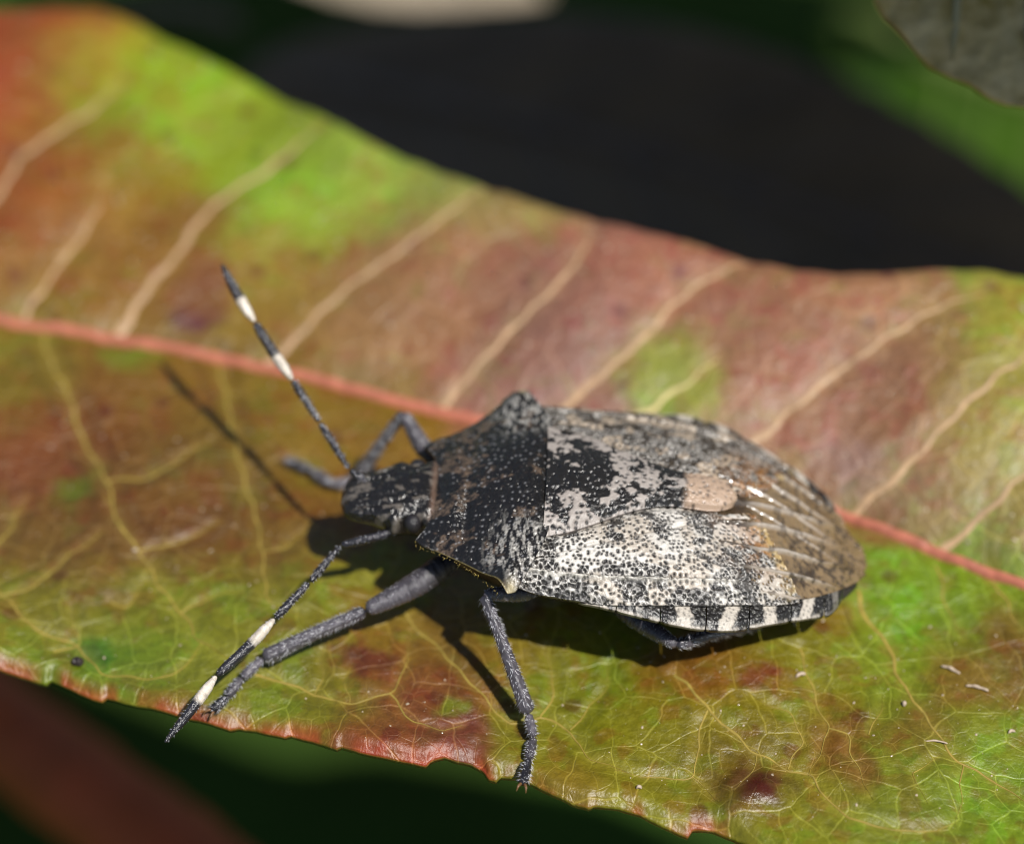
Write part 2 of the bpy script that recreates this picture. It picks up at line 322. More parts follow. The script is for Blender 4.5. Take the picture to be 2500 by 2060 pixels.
VEINS = [([[-14.501,4.277],[-14.269,4.694],[-13.855,5.543],[-12.908,7.319],[-12.513,8.439],[-12.29,9.44]],0.256),([[-15.956,8.157],[-15.55,9.02],[-14.983,10.677],[-13.966,11.79],[-13.049,12.776],[-12.389,13.946]],0.349),([[-11.675,3.61],[-11.417,3.983],[-10.661,5.343],[-10.015,6.461],[-9.285,8.217],[-8.59,9.026],[-7.141,10.154],[-5.921,11.334]],0.442),([[-7.188,2.367],[-6.668,2.904],[-5.638,4.121],[-4.58,5.1],[-3.02,6.019],[-1.821,7.017],[-0.854,7.79]],0.395),([[-2.094,0.578],[-1.639,1.004],[-0.587,2.102],[0.354,2.957],[1.543,4.209],[2.092,5.251],[2.289,6.313]],0.372),([[0.637,-0.385],[1.391,0.076],[2.673,1.045],[3.617,1.841],[4.699,3.089],[5.541,3.723],[6.858,4.361]],0.372),([[2.297,-0.956],[3.573,-0.383],[4.963,0.387],[5.843,0.981]],0.395),([[5.679,-2.171],[6.273,-1.836],[8.014,-0.493],[9.309,0.462],[10.715,1.262],[12.14,2.044],[13.317,2.38]],0.372),([[9.256,-3.619],[9.355,-3.57],[10.683,-2.863],[11.708,-2.003],[12.402,-1.444],[13.593,-0.457],[14.944,0.513]],0.372),([[11.666,-4.931],[11.697,-4.913],[13.012,-4.098],[14.607,-3.011]],0.349),([[-13.908,4.204],[-13.852,4.038],[-13.547,3.054],[-13.122,1.967],[-12.659,0.962],[-12.167,-0.527],[-11.304,-2.176],[-11.06,-2.863],[-10.923,-3.66],[-10.144,-4.841],[-9.491,-6.072],[-8.862,-6.985],[-8.219,-8.111],[-7.413,-8.739]],0.198),([[-8.858,2.925],[-8.826,2.881],[-8.558,2.467],[-8.237,1.36],[-7.941,-0.255],[-7.547,-1.853],[-7.118,-3.324],[-6.79,-4.919],[-6.565,-6.673],[-6.21,-7.121],[-5.546,-7.373]],0.174),([[-14.193,-4.785],[-13.872,-3.819],[-13.55,-2.733]],0.151),([[-14.029,-5.945],[-13.63,-6.437],[-12.73,-7.573],[-11.506,-8.002],[-10.757,-8.984],[-9.865,-9.231],[-8.883,-9.308],[-8.394,-8.659],[-8.219,-8.111]],0.116),([[-11.304,-2.176],[-10.143,-2.199],[-9.388,-1.625],[-8.419,-0.799]],0.105),([[-13.838,-6.519],[-12.809,-5.964],[-12.039,-4.92],[-11.223,-4.082]],0.116),([[-10.769,-6.605],[-10.429,-6.736],[-9.852,-5.721]],0.093),([[-2.905,-6.85],[-2.616,-7.443],[-2.056,-8.149],[-1.285,-9.21],[-0.531,-10.24],[-0.053,-10.777],[0.743,-10.473],[1.48,-10.869],[1.947,-11.804],[2.593,-12.26],[2.912,-12.379]],0.14),([[-6.734,-9.331],[-5.976,-9.538],[-5.105,-9.917],[-4.13,-10.286],[-3.184,-10.007],[-2.835,-9.249],[-2.71,-7.994],[-2.636,-7.522]],0.116),([[-3.184,-10.007],[-2.523,-10.981],[-1.784,-11.236],[-1.263,-11.009]],0.093),([[-5.105,-9.917],[-4.976,-9.233],[-4.954,-8.549]],0.07),([[-4.238,-10.249],[-4.361,-9.373],[-4.192,-8.794]],0.07),([[4.282,-9.225],[4.679,-9.838],[5.071,-10.533],[5.673,-11.167],[6.264,-11.902],[6.967,-12.307],[7.563,-12.619],[7.996,-13.607],[8.853,-14.291],[10.065,-14.473],[11.031,-14.129]],0.151),([[5.018,-10.53],[4.771,-11.409],[4.57,-12.508],[3.839,-12.602],[2.6,-12.396]],0.105),([[4.57,-12.508],[5.258,-13.35]],0.093),([[6.264,-11.902],[6.016,-12.639],[5.579,-13.115]],0.07),([[6.967,-12.307],[7.436,-11.536],[7.181,-10.623],[6.977,-10.504],[6.154,-10.029]],0.081),([[9.243,-6.303],[9.5,-7.238],[9.884,-7.89],[10.175,-9.348],[10.68,-10.562],[11.085,-11.678],[11.455,-12.167],[12.257,-12.578],[13.282,-13.559]],0.221),([[11.455,-12.167],[11.287,-13.216],[11.031,-14.129]],0.093),([[7.538,-8.472],[7.79,-9.523],[8.032,-10.587],[8.158,-10.999],[7.946,-11.689],[7.563,-12.619]],0.116),([[8.158,-10.999],[8.606,-11.289],[8.684,-12.152],[9.022,-13.531]],0.093),([[9.128,-11.303],[9.532,-10.414],[9.699,-9.81]],0.081),([[10.148,-12.569],[10.948,-11.962]],0.081),([[10.148,-12.569],[10.359,-13.584]],0.07),([[11.541,-5.395],[11.621,-6.802],[12.093,-7.964]],0.116),([[12.742,-5.552],[13.028,-5.974],[13.325,-7.07],[13.904,-8.506]],0.163),([[0.743,-10.473],[1.069,-9.675],[0.97,-8.757],[0.921,-8.098]],0.081),([[1.48,-10.869],[2.023,-10.079],[2.574,-9.286]],0.081),([[2.574,-9.286],[2.482,-8.602]],0.058),([[-12.114,-8.331],[-11.506,-8.002],[-11.681,-7.33],[-11.964,-6.664]],0.07),([[-8.862,-6.985],[-8.012,-6.51],[-7.24,-6.462]],0.081),([[-10.144,-4.841],[-9.05,-4.561],[-8.095,-3.829]],0.081),([[-6.79,-4.919],[-6.128,-4.789],[-5.504,-3.954]],0.07)]
BLOBS = np.array([[-15.52,15.71,1.98,2.79,144,66,14],[-13.47,14.5,1.4,1.8,150,138,8],[-10.66,13.53,2.21,1.97,140,165,10],[-8.74,11.48,1.86,1.8,132,150,12],[-6.8,8.29,1.51,1.8,135,168,25],[-4.59,9.45,1.51,1.48,138,160,40],[-14.63,8.65,1.86,2.13,144,76,20],[-11.89,9.83,1.74,1.8,140,112,14],[-13.09,6.57,2.21,1.64,134,96,30],[-10.04,6.82,1.4,1.48,132,88,26],[-7.44,6.22,1.98,1.8,140,112,32],[-9.26,4.24,0.47,0.57,84,24,60],[-9.32,5.19,0.81,0.98,124,74,45],[-2.81,7.77,1.51,1.15,140,145,45],[0.0,6.43,1.4,0.98,148,125,50],[-3.59,4.55,2.09,1.8,148,107,58],[-1.19,4.49,1.74,1.8,144,93,50],[1.18,2.92,1.98,2.3,144,95,68],[2.97,4.76,1.74,1.48,152,93,62],[5.9,3.98,2.33,1.15,154,93,56],[4.64,1.23,1.16,0.98,140,150,22],[6.41,2.21,1.74,1.48,142,90,62],[8.72,2.35,2.33,1.48,152,101,56],[9.19,0.36,1.74,1.64,148,99,62],[11.23,2.13,1.4,1.31,154,111,56],[10.78,-1.18,1.74,1.97,142,97,55],[13.57,1.55,1.16,1.64,150,145,18],[13.16,-1.65,1.28,1.48,146,134,30],[11.21,-3.28,1.28,1.31,144,115,60],[12.83,-3.55,1.4,1.31,140,120,40],[9.39,-2.37,0.93,0.98,150,111,88],[-14.11,2.22,1.51,1.8,124,104,12],[-11.74,1.15,1.63,1.48,116,76,12],[-12.97,-0.66,1.74,1.8,118,64,22],[-10.02,1.53,1.74,1.31,122,88,10],[-11.07,2.7,0.93,0.66,110,130,10],[-6.43,0.52,1.86,1.8,122,96,14],[-4.05,-0.64,1.16,1.31,130,96,16],[-10.48,-2.31,1.86,1.48,114,78,16],[-7.87,-2.04,1.63,1.64,110,82,14],[-11.88,-2.24,0.58,0.74,104,112,10],[-8.63,-4.13,2.09,1.48,110,66,16],[-11.15,-4.82,1.63,1.31,116,78,24],[-13.33,-4.49,1.28,1.48,120,88,28],[-6.78,-5.08,1.28,1.15,118,90,16],[-12.38,-6.83,1.86,1.48,122,116,14],[-9.12,-6.52,2.09,1.48,122,124,12],[-6.21,-7.12,1.74,1.48,122,120,10],[-10.27,-8.43,1.86,1.15,104,128,16],[-7.4,-9.0,1.98,1.31,122,124,16],[-11.05,-8.26,0.7,0.74,70,120,20],[-3.77,-8.64,1.4,1.15,132,104,12],[-4.99,-10.06,1.4,0.98,116,116,14],[-2.87,-9.86,1.51,1.31,128,70,28],[-3.75,-9.01,0.58,0.49,104,44,25],[-1.8,-10.4,1.28,1.31,120,64,30],[-1.36,-11.42,0.93,0.98,114,54,42],[-1.75,-10.39,0.47,0.41,110,120,10],[-0.75,-9.17,1.28,1.48,118,86,16],[0.54,-8.52,1.51,1.31,124,108,8],[1.82,-9.52,1.74,1.64,112,122,8],[0.53,-10.92,1.16,1.48,120,116,16],[2.64,-10.98,1.63,1.31,122,118,16],[3.22,-12.39,1.63,1.31,132,130,24],[1.56,-12.61,1.28,0.82,136,110,30],[4.81,-9.3,1.4,0.9,128,76,18],[6.66,-9.49,0.49,0.43,114,48,16],[5.8,-10.67,1.63,1.48,126,114,14],[4.1,-11.12,1.28,1.48,120,112,18],[5.99,-13.14,0.87,0.98,82,18,34],[5.11,-12.02,1.28,1.15,124,98,24],[7.81,-9.25,1.63,1.31,126,120,10],[8.45,-11.85,0.87,1.23,122,76,22],[7.29,-13.53,1.63,1.15,134,130,24],[8.19,-6.98,1.4,1.31,128,118,12],[10.2,-6.78,1.4,1.8,112,146,8],[9.66,-9.07,1.28,1.48,118,138,14],[12.37,-6.86,1.4,1.8,114,138,12],[11.43,-5.4,1.28,1.15,112,142,10],[12.34,-9.12,1.51,0.98,126,92,28],[10.6,-11.29,1.05,1.31,116,88,22],[12.55,-11.0,1.28,1.15,120,128,14],[10.44,-12.81,1.4,1.31,122,138,16],[12.21,-12.97,1.28,1.31,112,140,14],[9.66,-14.38,1.74,0.98,126,134,24],[12.1,-14.68,1.4,0.98,112,130,14],[13.31,-8.07,0.81,1.31,116,86,20]])
# ---- subject leaf: relief of the blade as a function of world x, y (mm) ----
def midrib_y(x):
    return np.interp(x, MIDRIB[:, 0], MIDRIB[:, 1])
def leaf_z(x, y):
    v = y - midrib_y(x)
    far = np.maximum(v, 0.0); near = np.maximum(-v, 0.0)
    A = 0.12 + 0.50 * np.clip((x + 7) / 12, 0, 1)
    z = 0.10 * far + A * 3.5 * (1 - np.exp(-far / 3.5)) - 0.035 * near * np.exp(-near / 6)
    z = z + 0.16 * np.sin(0.55 * x + 0.3 * y + 0.7) * np.minimum(np.abs(v) / 4, 1) + 0.10 * np.sin(0.9 * x - 0.75 * y + 2.0) * np.minimum(np.abs(v) / 3, 1)
    return z - 0.12 * np.exp(-(v / 0.55) ** 2)

def _vein_field():
    x0, x1, y0, y1, h = -18.0, 18.0, -24.0, 24.0, 0.06
    gx_ = np.arange(x0, x1, h); gy_ = np.arange(y0, y1, h)
    D = np.full((len(gx_), len(gy_)), 9.0)
    for pts, wd in VEINS:
        c = vein_path(pts)[::2]
        rad = 0.5
        for p, q in zip(c[:-1], c[1:]):
            i0, i1 = np.searchsorted(gx_, [min(p[0], q[0]) - rad, max(p[0], q[0]) + rad]); j0, j1 = np.searchsorted(gy_, [min(p[1], q[1]) - rad, max(p[1], q[1]) + rad])
            if i1 <= i0 or j1 <= j0: continue
            X, Y = np.meshgrid(gx_[i0:i1], gy_[j0:j1], indexing='ij')
            d = q - p; t = np.clip(((X - p[0]) * d[0] + (Y - p[1]) * d[1]) / (d @ d + 1e-9), 0, 1)
            r = np.hypot(X - p[0] - t * d[0], Y - p[1] - t * d[1]) * (0.22 / (0.10 + wd))
            D[i0:i1, j0:j1] = np.minimum(D[i0:i1, j0:j1], r)
    return x0, y0, h, D
def vein_path(pts, seed=None):
    pts = np.asarray(pts, float)
    d = np.r_[0, np.cumsum(np.linalg.norm(np.diff(pts, axis=0), axis=1))]
    n = max(8, int(d[-1] / 0.1)); t = np.linspace(0, d[-1], n)
    k = pts[0, 0] * 7.3 + pts[0, 1] * 3.1
    c = np.stack([np.interp(t, d, pts[:, k_]) for k_ in (0, 1)], 1) * 0.6 + polycurve(pts, n) * 0.4
    g = np.gradient(c, axis=0); g /= np.linalg.norm(g, axis=1, keepdims=True) + 1e-9
    nr = np.stack([-g[:, 1], g[:, 0]], 1)
    j = np.abs(((t * 0.9 + k) % 1.0) - 0.5) - 0.25                      # small zigzag from node to node
    return c + nr * (0.16 * j + 0.10 * (vnoise(t * 1.7, t * 0 + k, 77) - 0.5))[:, None]
VF = None
def vein_dist(x, y):
    global VF
    if VF is None: VF = _vein_field()
    x0, y0, h, D = VF
    fx = np.clip((x - x0) / h, 0, D.shape[0] - 1.001); fy = np.clip((y - y0) / h, 0, D.shape[1] - 1.001)
    i = fx.astype(int); j = fy.astype(int); a = fx - i; b = fy - j
    return (D[i, j] * (1 - a) + D[i + 1, j] * a) * (1 - b) + (D[i, j + 1] * (1 - a) + D[i + 1, j + 1] * a) * b
def leaf_surface(x, y):
    """blade relief with the curled, rounded rim, quilting between the veins and the raised blister"""
    z = leaf_z(x, y)
    yn = np.interp(x, NEAR[:, 0], NEAR[:, 1]); yf = np.interp(x, FAR[:, 0], FAR[:, 1])
    e = np.maximum(y - yn, 0); e2 = np.maximum(yf - y, 0)
    z = z + 0.06 * np.exp(-((e - 0.55) / 0.35) ** 2) * (0.4 + vnoise(x * 0.9, y * 0 + 3.3, 5)) - 0.20 * np.exp(-(e / 0.2) ** 2) * (0.4 + 0.9 * vnoise(x * 1.3, y * 0 + 1.3, 6))
    z = z - 0.2 * np.exp(-(e2 / 0.3) ** 2)
    z = z + 0.10 * (fbm(x * 1.1, y * 1.1, 3, 21) - 0.5) + 0.05 * (fbm(x * 3.1, y * 3.1, 2, 22) - 0.5)
    z = z - 0.07 * np.exp(-(vein_dist(x, y) / 0.22) ** 2)
    bx, by = BLIS
    z = z + 0.26 * np.exp(-(((x - bx) / 0.75) ** 2 + ((y - by) / 0.7) ** 2) ** 1.5)
    return z
BLIS = [5.989, -13.135]

def leaf_pigment(x, y):
    xw = x + 1.3 * (fbm(x * 0.7, y * 0.7, 3, 31) - 0.5) + 0.5 * (fbm(x * 2.5, y * 2.5, 2, 33) - 0.5)
    yw = y + 1.3 * (fbm(x * 0.7, y * 0.7, 3, 32) - 0.5) + 0.5 * (fbm(x * 2.5, y * 2.5, 2, 34) - 0.5)
    acc = np.zeros(x.shape + (3,)); wt = np.zeros(x.shape) + 1e-9
    acc += lin((126, 104, 22)) * 1e-9
    cl = lin(BLOBS[:, 4:7])
    over = []
    for b, c in zip(BLOBS, cl):
        q = ((xw - b[0]) / b[2]) ** 2 + ((yw - b[1]) / b[3]) ** 2
        if b[2] < 1.0: over.append((q, c)); continue
        g = np.exp(-np.minimum(q * 1.3, 60)); g = g ** 1.0 + 1e-6 / (1 + q)
        acc += g[..., None] * c; wt += g
    C = acc / wt[..., None]
    for q, c in over:
        C = mixc(C, c, 0.9 * np.exp(-np.minimum(q, 40) ** 1.6))
    # reddened, worn margin
    yn = np.interp(x, NEAR[:, 0], NEAR[:, 1]); e = y - yn
    edge = np.exp(-(e / 0.30) ** 2) * sstep(0.40, 0.60, fbm(x * 0.9, y * 0.25, 3, 44) + 0.06)
    C = mixc(C, lin((165, 70, 36)), 0.85 * edge)
    # red flecks scattered in the tissue
    f = sstep(0.60, 0.70, fbm(x * 1.7, y * 1.7, 4, 51)); C = mixc(C, C * np.array([1.0, 0.55, 0.7]), 0.55 * f)
    f = sstep(0.60, 0.72, fbm(x * 1.4 + 9, y * 1.4, 4, 52)); C = mixc(C, C * np.array([0.85, 1.25, 0.7]), 0.6 * f)
    C = C * (0.8 + 0.4 * fbm(x * 0.5, y * 0.5, 3, 53))[..., None]
    vd = vein_dist(x, y); halo = np.exp(-(vd / 0.16) ** 2)
    C = mixc(C, C * 0.8 + np.array([0.09, 0.075, 0.02]), 0.7 * halo)
    C = C * (1 - 0.18 * np.exp(-((vd - 0.42) / 0.15) ** 2))[..., None]
    # small brown scars and dry freckles
    fd, _, fr = worley(x * 0.55, y * 0.55, 57); fk = (fr > 0.72) * sstep(.16, .10, fd + .05 * (fbm(x * 6, y * 6, 2, 58) - .5)); C = mixc(C, C * np.array([.62, .36, .40]), .8 * fk)
    isf = sstep(-.3, .6, y - midrib_y(x)) * sstep(-8, 0, x); C = mixc(C * np.array([0.82, 0.80, 0.62]), C * np.array([0.82, 0.82, 0.95]) + np.array([.012, .012, .014]), isf)  # far half greyed and lifted to paint in its pinkish sheen
    return C

def make_subject_leaf():
    xs = np.r_[np.linspace(-58, -17.5, 70)[:-1], np.arange(-17.5, 17.5, 0.06), np.linspace(17.5, 63, 80)]
    nv, nb = 380, 24
    yn = np.interp(xs, NEAR[:, 0], NEAR[:, 1]); yf = np.interp(xs, FAR[:, 0], FAR[:, 1])
    # slightly finer rows toward the rims
    t = np.linspace(0, 1, nv); t = t - 0.012 * np.sin(4 * np.pi * t) / (2 * np.pi)
    X = np.repeat(xs[:, None], nv, 1); Y = yn[:, None] + (yf - yn)[:, None] * t[None]
    Z = leaf_surface(X, Y)
    tb = np.linspace(1, 0, nb); Xb = np.repeat(xs[:, None], nb, 1); Yb = yn[:, None] + (yf - yn)[:, None] * (0.003 + 0.994 * tb[None])
    Zb = leaf_surface(Xb, Yb) - 0.24
    P = np.concatenate([np.stack([X, Y, Z], -1), np.stack([Xb, Yb, Zb], -1)], 1)
    C = leaf_pigment(X, Y); Cb = np.broadcast_to(lin((120, 128, 50)), Xb.shape + (3,))
    waxy = 0.30 + 0.10 * fbm(X * 0.4, Y * 0.4, 2, 61)
    q = ((X - BLIS[0]) / 0.75) ** 2 + ((Y - BLIS[1]) / 0.7) ** 2
    waxy = waxy - 0.26 * np.exp(-q)
    e = Y - yn[:, None]; waxy = waxy - 0.08 * np.exp(-(e / 0.5) ** 2)
    C = np.concatenate([np.c_[C.reshape(-1, 3), waxy.ravel()].reshape(len(xs), nv, 4), np.concatenate([Cb, np.full(Xb.shape + (1,), 0.5)], -1)], 1)
    leaf = build('shrub_leaf', P.reshape(-1, 3), grid_faces(len(xs), nv + nb, True), M_blade, color=C.reshape(-1, 4))
    return leaf
leaf = make_subject_leaf()
tag(leaf, 'long green and reddish leaf with pink midrib on which the shield bug stands', 'leaf')

def ribbon_on_leaf(pts, width, height, lift, seed, taper=0.4, jit=1.0):
    pts = np.asarray(pts, float)
    c = vein_path(pts) if jit > 0.5 else polycurve(pts, 700)
    n = len(c); L = np.linalg.norm(np.diff(c, axis=0), axis=1).sum()
    g = np.gradient(c, axis=0); g /= np.linalg.norm(g, axis=1, keepdims=True)
    nr = np.stack([-g[:, 1], g[:, 0]], 1)
    s = np.linspace(0, L, n)
    wd = width * (1 - (1 - taper) * s / L) * (1 - .25 * jit + 0.5 * jit * vnoise(s * 2.0, s * 0 + seed + .5, seed + 4)) * np.clip((L - s) / 1.6, 0.06, 1)
    k = np.linspace(-1, 1, 9)
    XY = c[:, None, :] + nr[:, None, :] * (k[None, :, None] * 0.5 * wd[:, None, None])
    Z = leaf_surface(XY[..., 0], XY[..., 1])
    Zc = leaf_surface(c[:, 0], c[:, 1])
    prof = np.sqrt(np.clip(1 - k ** 2, 0, 1))
    Z = Z + lift + height * prof[None, :] - min(0.03, 0.2 * width) * (np.abs(k) > 0.95)[None, :]
    return np.concatenate([XY, Z[..., None]], -1), n

def vein_material(name, color, trans=0.1):
    return mat_plain(name, color, 0.42, 0.25, 2.5, 0.4, translucent=trans, bump=0.2)
M_midrib = vein_material('midrib_pink', lin((184, 112, 90)))
M_veinF = vein_material('vein_pale_rose', lin((184, 152, 118)))
M_veinN = vein_material('vein_pale_yellow', lin((158, 138, 66)))
M_veinC = vein_material('vein_cream', lin((214, 196, 140)))
P, n = ribbon_on_leaf(MIDRIB[1:-1], 0.42, 0.18, 0.0, 3, 0.35, 0.2)
build('midrib', P.reshape(-1, 3), grid_faces(n, 9), M_midrib, leaf)
for k, (pts, wd) in enumerate(VEINS):
    pts = np.array(pts)
    isfar = (pts[-1, 1] > midrib_y(pts[-1, 0]))
    P, n = ribbon_on_leaf(pts, wd * (0.62 if isfar else 0.5), 0.035 if isfar else min(0.018, 0.1 * wd), 0.010, 10 + k)
    build('vein', P.reshape(-1, 3), grid_faces(n, 9), M_veinC if k == 6 else (M_veinF if isfar else M_veinN), leaf)
# tiny glossy grains added to catch sun glints on the blade
def make_grains(n):
    V = []; F = []
    g = np.random.default_rng(3)
    x = g.uniform(-16, 16, n); t = g.random(n) ** 0.8
    yn = np.interp(x, NEAR[:, 0], NEAR[:, 1]); yf = np.interp(x, FAR[:, 0], FAR[:, 1]); y = yn + 0.3 + (yf - yn - 0.8) * t
    z = leaf_surface(x, y)
    r = (0.010 + 0.032 * g.random(n) ** 3) * (1 + .5 * (y > midrib_y(x)))
    ico = np.array([(1, 0, -.2), (.31, .95, -.2), (-.81, .59, -.2), (-.81, -.59, -.2), (.31, -.95, -.2), (.55, .4, .6), (-.21, .65, .6), (-.68, 0, .6), (-.21, -.65, .6), (.55, -.4, .6), (0, 0, .9)])
    fc = [(0, 1, 5), (1, 6, 5), (1, 2, 6), (2, 7, 6), (2, 3, 7), (3, 8, 7), (3, 4, 8), (4, 9, 8), (4, 0, 9), (0, 5, 9), (5, 6, 10), (6, 7, 10), (7, 8, 10), (8, 9, 10), (9, 5, 10)]
    for k in range(n):
        b = len(V); a = g.uniform(0, 6.28); st_ = g.uniform(.7, 1.6)
        q = ico * [st_, 1, .8]; q = np.stack([q[:, 0] * math.cos(a) - q[:, 1] * math.sin(a), q[:, 0] * math.sin(a) + q[:, 1] * math.cos(a), q[:, 2]], 1)
        V += (q * r[k] + [x[k], y[k], z[k]]).tolist(); F += [(i + b, j + b, l + b) for i, j, l in fc]
    return V, F
V, F = make_grains(1800)
o = build('glint_grains', V, F, mat_plain('glossy_grains', (.42, .34, .24), 0.08, 0.3, 3, 0.8), leaf); o['kind'] = 'stuff'
# petiole to the left, joined to a woody shoot outside the picture
V, F, _, _ = tube([(-56, 5.6, -0.2), (-66, 6.5, -3), (-75, 10, -9)], [0.5, 0.6, 0.9], 10, 0.6)
build('petiole', V, F, M_midrib, leaf)

# ------------------------------------------------------------------ background plant parts (same shrub, far out of focus)
def shrub_leaf(label, base, tip, width, up, mat, vmat, sag=0.12, fold=0.12, seed=1, group=None, res=(60, 24), wrinkle=0.0, nveins=7, stalk=None):
    base = np.array(base, float); tip = np.array(tip, float); up = np.array(up, float)
    ax = tip - base; L = np.linalg.norm(ax); ax /= L
    side = np.cross(up, ax); side /= np.linalg.norm(side); up = np.cross(ax, side)
    n, m = res
    t = np.linspace(0, 1, n); v = np.linspace(-1, 1, m)
    T_, V_ = np.meshgrid(t, v, indexing='ij')
    half = 0.5 * width * np.sin(np.pi * np.clip(T_, 0, 1) ** 0.85) ** 0.75 * (1 + 0.02 * np.sin(T_ * L * 3)) + 0.05
    def surf(T_, V_, half):
        h = -sag * L * (2 * T_ - 1) ** 2 * 0.5 + fold * np.abs(V_) * half + 0.25 * np.sin(T_ * 9 + seed) * np.abs(V_)
        if wrinkle:
            h = h + wrinkle * (fbm(T_ * L * 0.9, V_ * half * 0.9, 4, seed) - 0.5) + 0.5 * wrinkle * (fbm(T_ * L * 3, V_ * half * 3, 3, seed + 2) - 0.5)
        return base + ax * (T_ * L)[..., None] + side * (V_ * half)[..., None] + up * h[..., None]
    Pt = surf(T_, V_, half); Pb = (Pt - up * 0.3)[:, ::-1]
    P = np.concatenate([Pt, Pb], 1)
    o = build('shrub_leaf', P.reshape(-1, 3), grid_faces(n, 2 * m, True), mat)
    tag(o, label, 'leaf', group)
    V, F, _, _ = tube(surf(np.linspace(0, 1, 12), np.zeros(12), np.zeros(12)), [0.5, 0.35, 0.2], 8, 1.5)
    build('midrib', V, F, vmat, o)
    if stalk:
        V, F, _, _ = tube([base + ax * 0.8, base - ax * 1.5] + [np.array(q_, float) for q_ in stalk], [0.45, 0.5, 0.6], 8, 1.0)
        build('petiole', V, F, vmat, o)
    for sgn in (-1, 1):
        for k in range(nveins):
            t0 = 0.1 + 0.75 * k / nveins
            tt = np.linspace(t0, min(t0 + 0.13, 0.97), 6); vv = sgn * np.linspace(0.0, 0.9, 6)
            hh = 0.5 * width * np.sin(np.pi * tt ** 0.85) ** 0.75
            V, F, _, _ = tube(surf(tt, vv, hh) + up * 0.02, [0.16, 0.09], 6, 0.8)
            build('vein', V, F, vmat, o)
    return o

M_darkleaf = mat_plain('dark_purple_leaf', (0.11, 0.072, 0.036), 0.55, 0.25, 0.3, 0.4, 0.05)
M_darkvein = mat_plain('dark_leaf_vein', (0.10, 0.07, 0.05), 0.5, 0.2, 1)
M_green = mat_plain('green_leaf', (0.042, 0.10, 0.002), 0.5, 0.3, 0.2, 0.3, 0.2)
M_shade_leaf = mat_plain('added_shade_leaf', (0.06, 0.11, 0.015), 0.45, 0.3, 0.2, 0.4, 0.1)
M_greenv = mat_plain('green_leaf_vein', (0.14, 0.20, 0.04), 0.5, 0.2, 1)
M_dry = mat_plain('dry_beige_leaf', (0.46, 0.38, 0.28), 0.7, 0.15, 0.2, 0.2, 0.1)
M_olive = mat_plain('olive_grey_leaf', (0.55, 0.40, 0.08), 0.4, 0.45, 0.9, 0.5, 0.15, color2=(0.50, 0.40, 0.20), bump=0.5)
M_olivev = mat_plain('olive_leaf_vein', (0.34, 0.30, 0.16), 0.45, 0.2, 1)
M_stem = mat_plain('red_stem', (0.50, 0.11, 0.03), 0.6, 0.2, 0.4, 0.3, color2=(0.46, 0.09, 0.03))
M_wood = mat_plain('brown_wood', (0.10, 0.07, 0.05), 0.8, 0.4, 0.6, 0.2, bump=0.4)

# dark leaf lying below and behind the subject leaf
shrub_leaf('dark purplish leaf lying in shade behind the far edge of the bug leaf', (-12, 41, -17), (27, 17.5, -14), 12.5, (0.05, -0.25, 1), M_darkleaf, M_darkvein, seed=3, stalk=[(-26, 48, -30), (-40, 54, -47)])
# green leaf peeping out beyond it
shrub_leaf('blurred bright green leaf beyond the dark purplish leaf', (19.5, 60, -32), (40, 38, -28), 15, (-0.15, -0.4, 1), M_green, M_greenv, seed=5, stalk=[(18, 70, -40), (20, 78, -48)])
# dry pale leaf far behind
shrub_leaf('blurred dry beige leaf hanging far behind the dark purplish leaf', (-14.3, 59.7, -25), (1.6, 54.2, -25), 5.0, (0, -0.5, 1), M_dry, M_dry, seed=6, sag=0.05, stalk=[(-20, 63, 0), (-14, 54, 37)])
# leaf reaching into the upper corner, in shade, about as far as the bug
shrub_leaf('wrinkled olive grey leaf margin hanging over the far corner of the bug leaf', (9.3, 8.5, 13), (19.7, 4.3, 8), 7.0, (0, -0.6, 0.8), M_olive, M_olivev, seed=8, sag=0.04, fold=0.05, res=(150, 60), wrinkle=0.45, nveins=4, stalk=[(10, 16, 24), (12, 56, 37)])
# unseen leaves added above the frame to keep the background in shade
shade_group = 'unseen leaves added to shade the background'
for k, (b, t_, wd) in enumerate([((-1, 23, 33), (50, -6, 31), 22), ((-6, 45, 34), (64, 45, 32), 16), ((-30, 62, 30), (34, 64, 34), 20), ((12, -1.5, 33), (46, -3, 31), 10.5)]):
    shrub_leaf(['broad unseen green leaf added to shade the dark purplish leaf', 'long unseen green leaf added to shade the gap beyond the dry beige leaf', 'unseen green leaf added to shade the farthest ground behind the dry leaf', 'narrow unseen green leaf added to shade the wrinkled olive grey leaf'][k], b, t_, wd, (0.05 * k - 0.1, 0.1, 1), M_shade_leaf, M_greenv, seed=11 + k, group=shade_group, res=(40, 16), nveins=5, fold=0.03, stalk=[[(-6, 40, 36), (-10, 52, 37)], [(-10, 50, 36.5)], [(-30, 52, 35), (-30, 45.5, 36.5)], [(4, 20, 36), (4, 57, 37)]][k])
# red stem below
V, F, _, _ = tube([(-48, 38, -48), (-25, 16, -27), (-18.5, 9.5, -26), (-11, 2.5, -25), (-2, -6, -24), (10, -18, -22)], [1.6, 1.7, 1.8, 1.9, 1.95, 2.0], 16, 0.8, rough=0.15, ns=0.6)
st = tag(build('red_stem', V, F, M_stem), 'blurred reddish brown stem running below the bug leaf', 'stem')
for (p, d, r) in [((-18.5, 9.5, -24.6), (-.5, -.5, 1.2), 0.35), ((-2, -6, -22.6), (.6, -.2, 1.2), 0.35)]:
    p = np.array(p); d = np.array(d)
    V, F, _, _ = tube([p - d * .3, p + d * .4, p + d], [r * 1.3, r, 0.08], 8, 0.15)
    build('bud', V, F, M_stem, st)
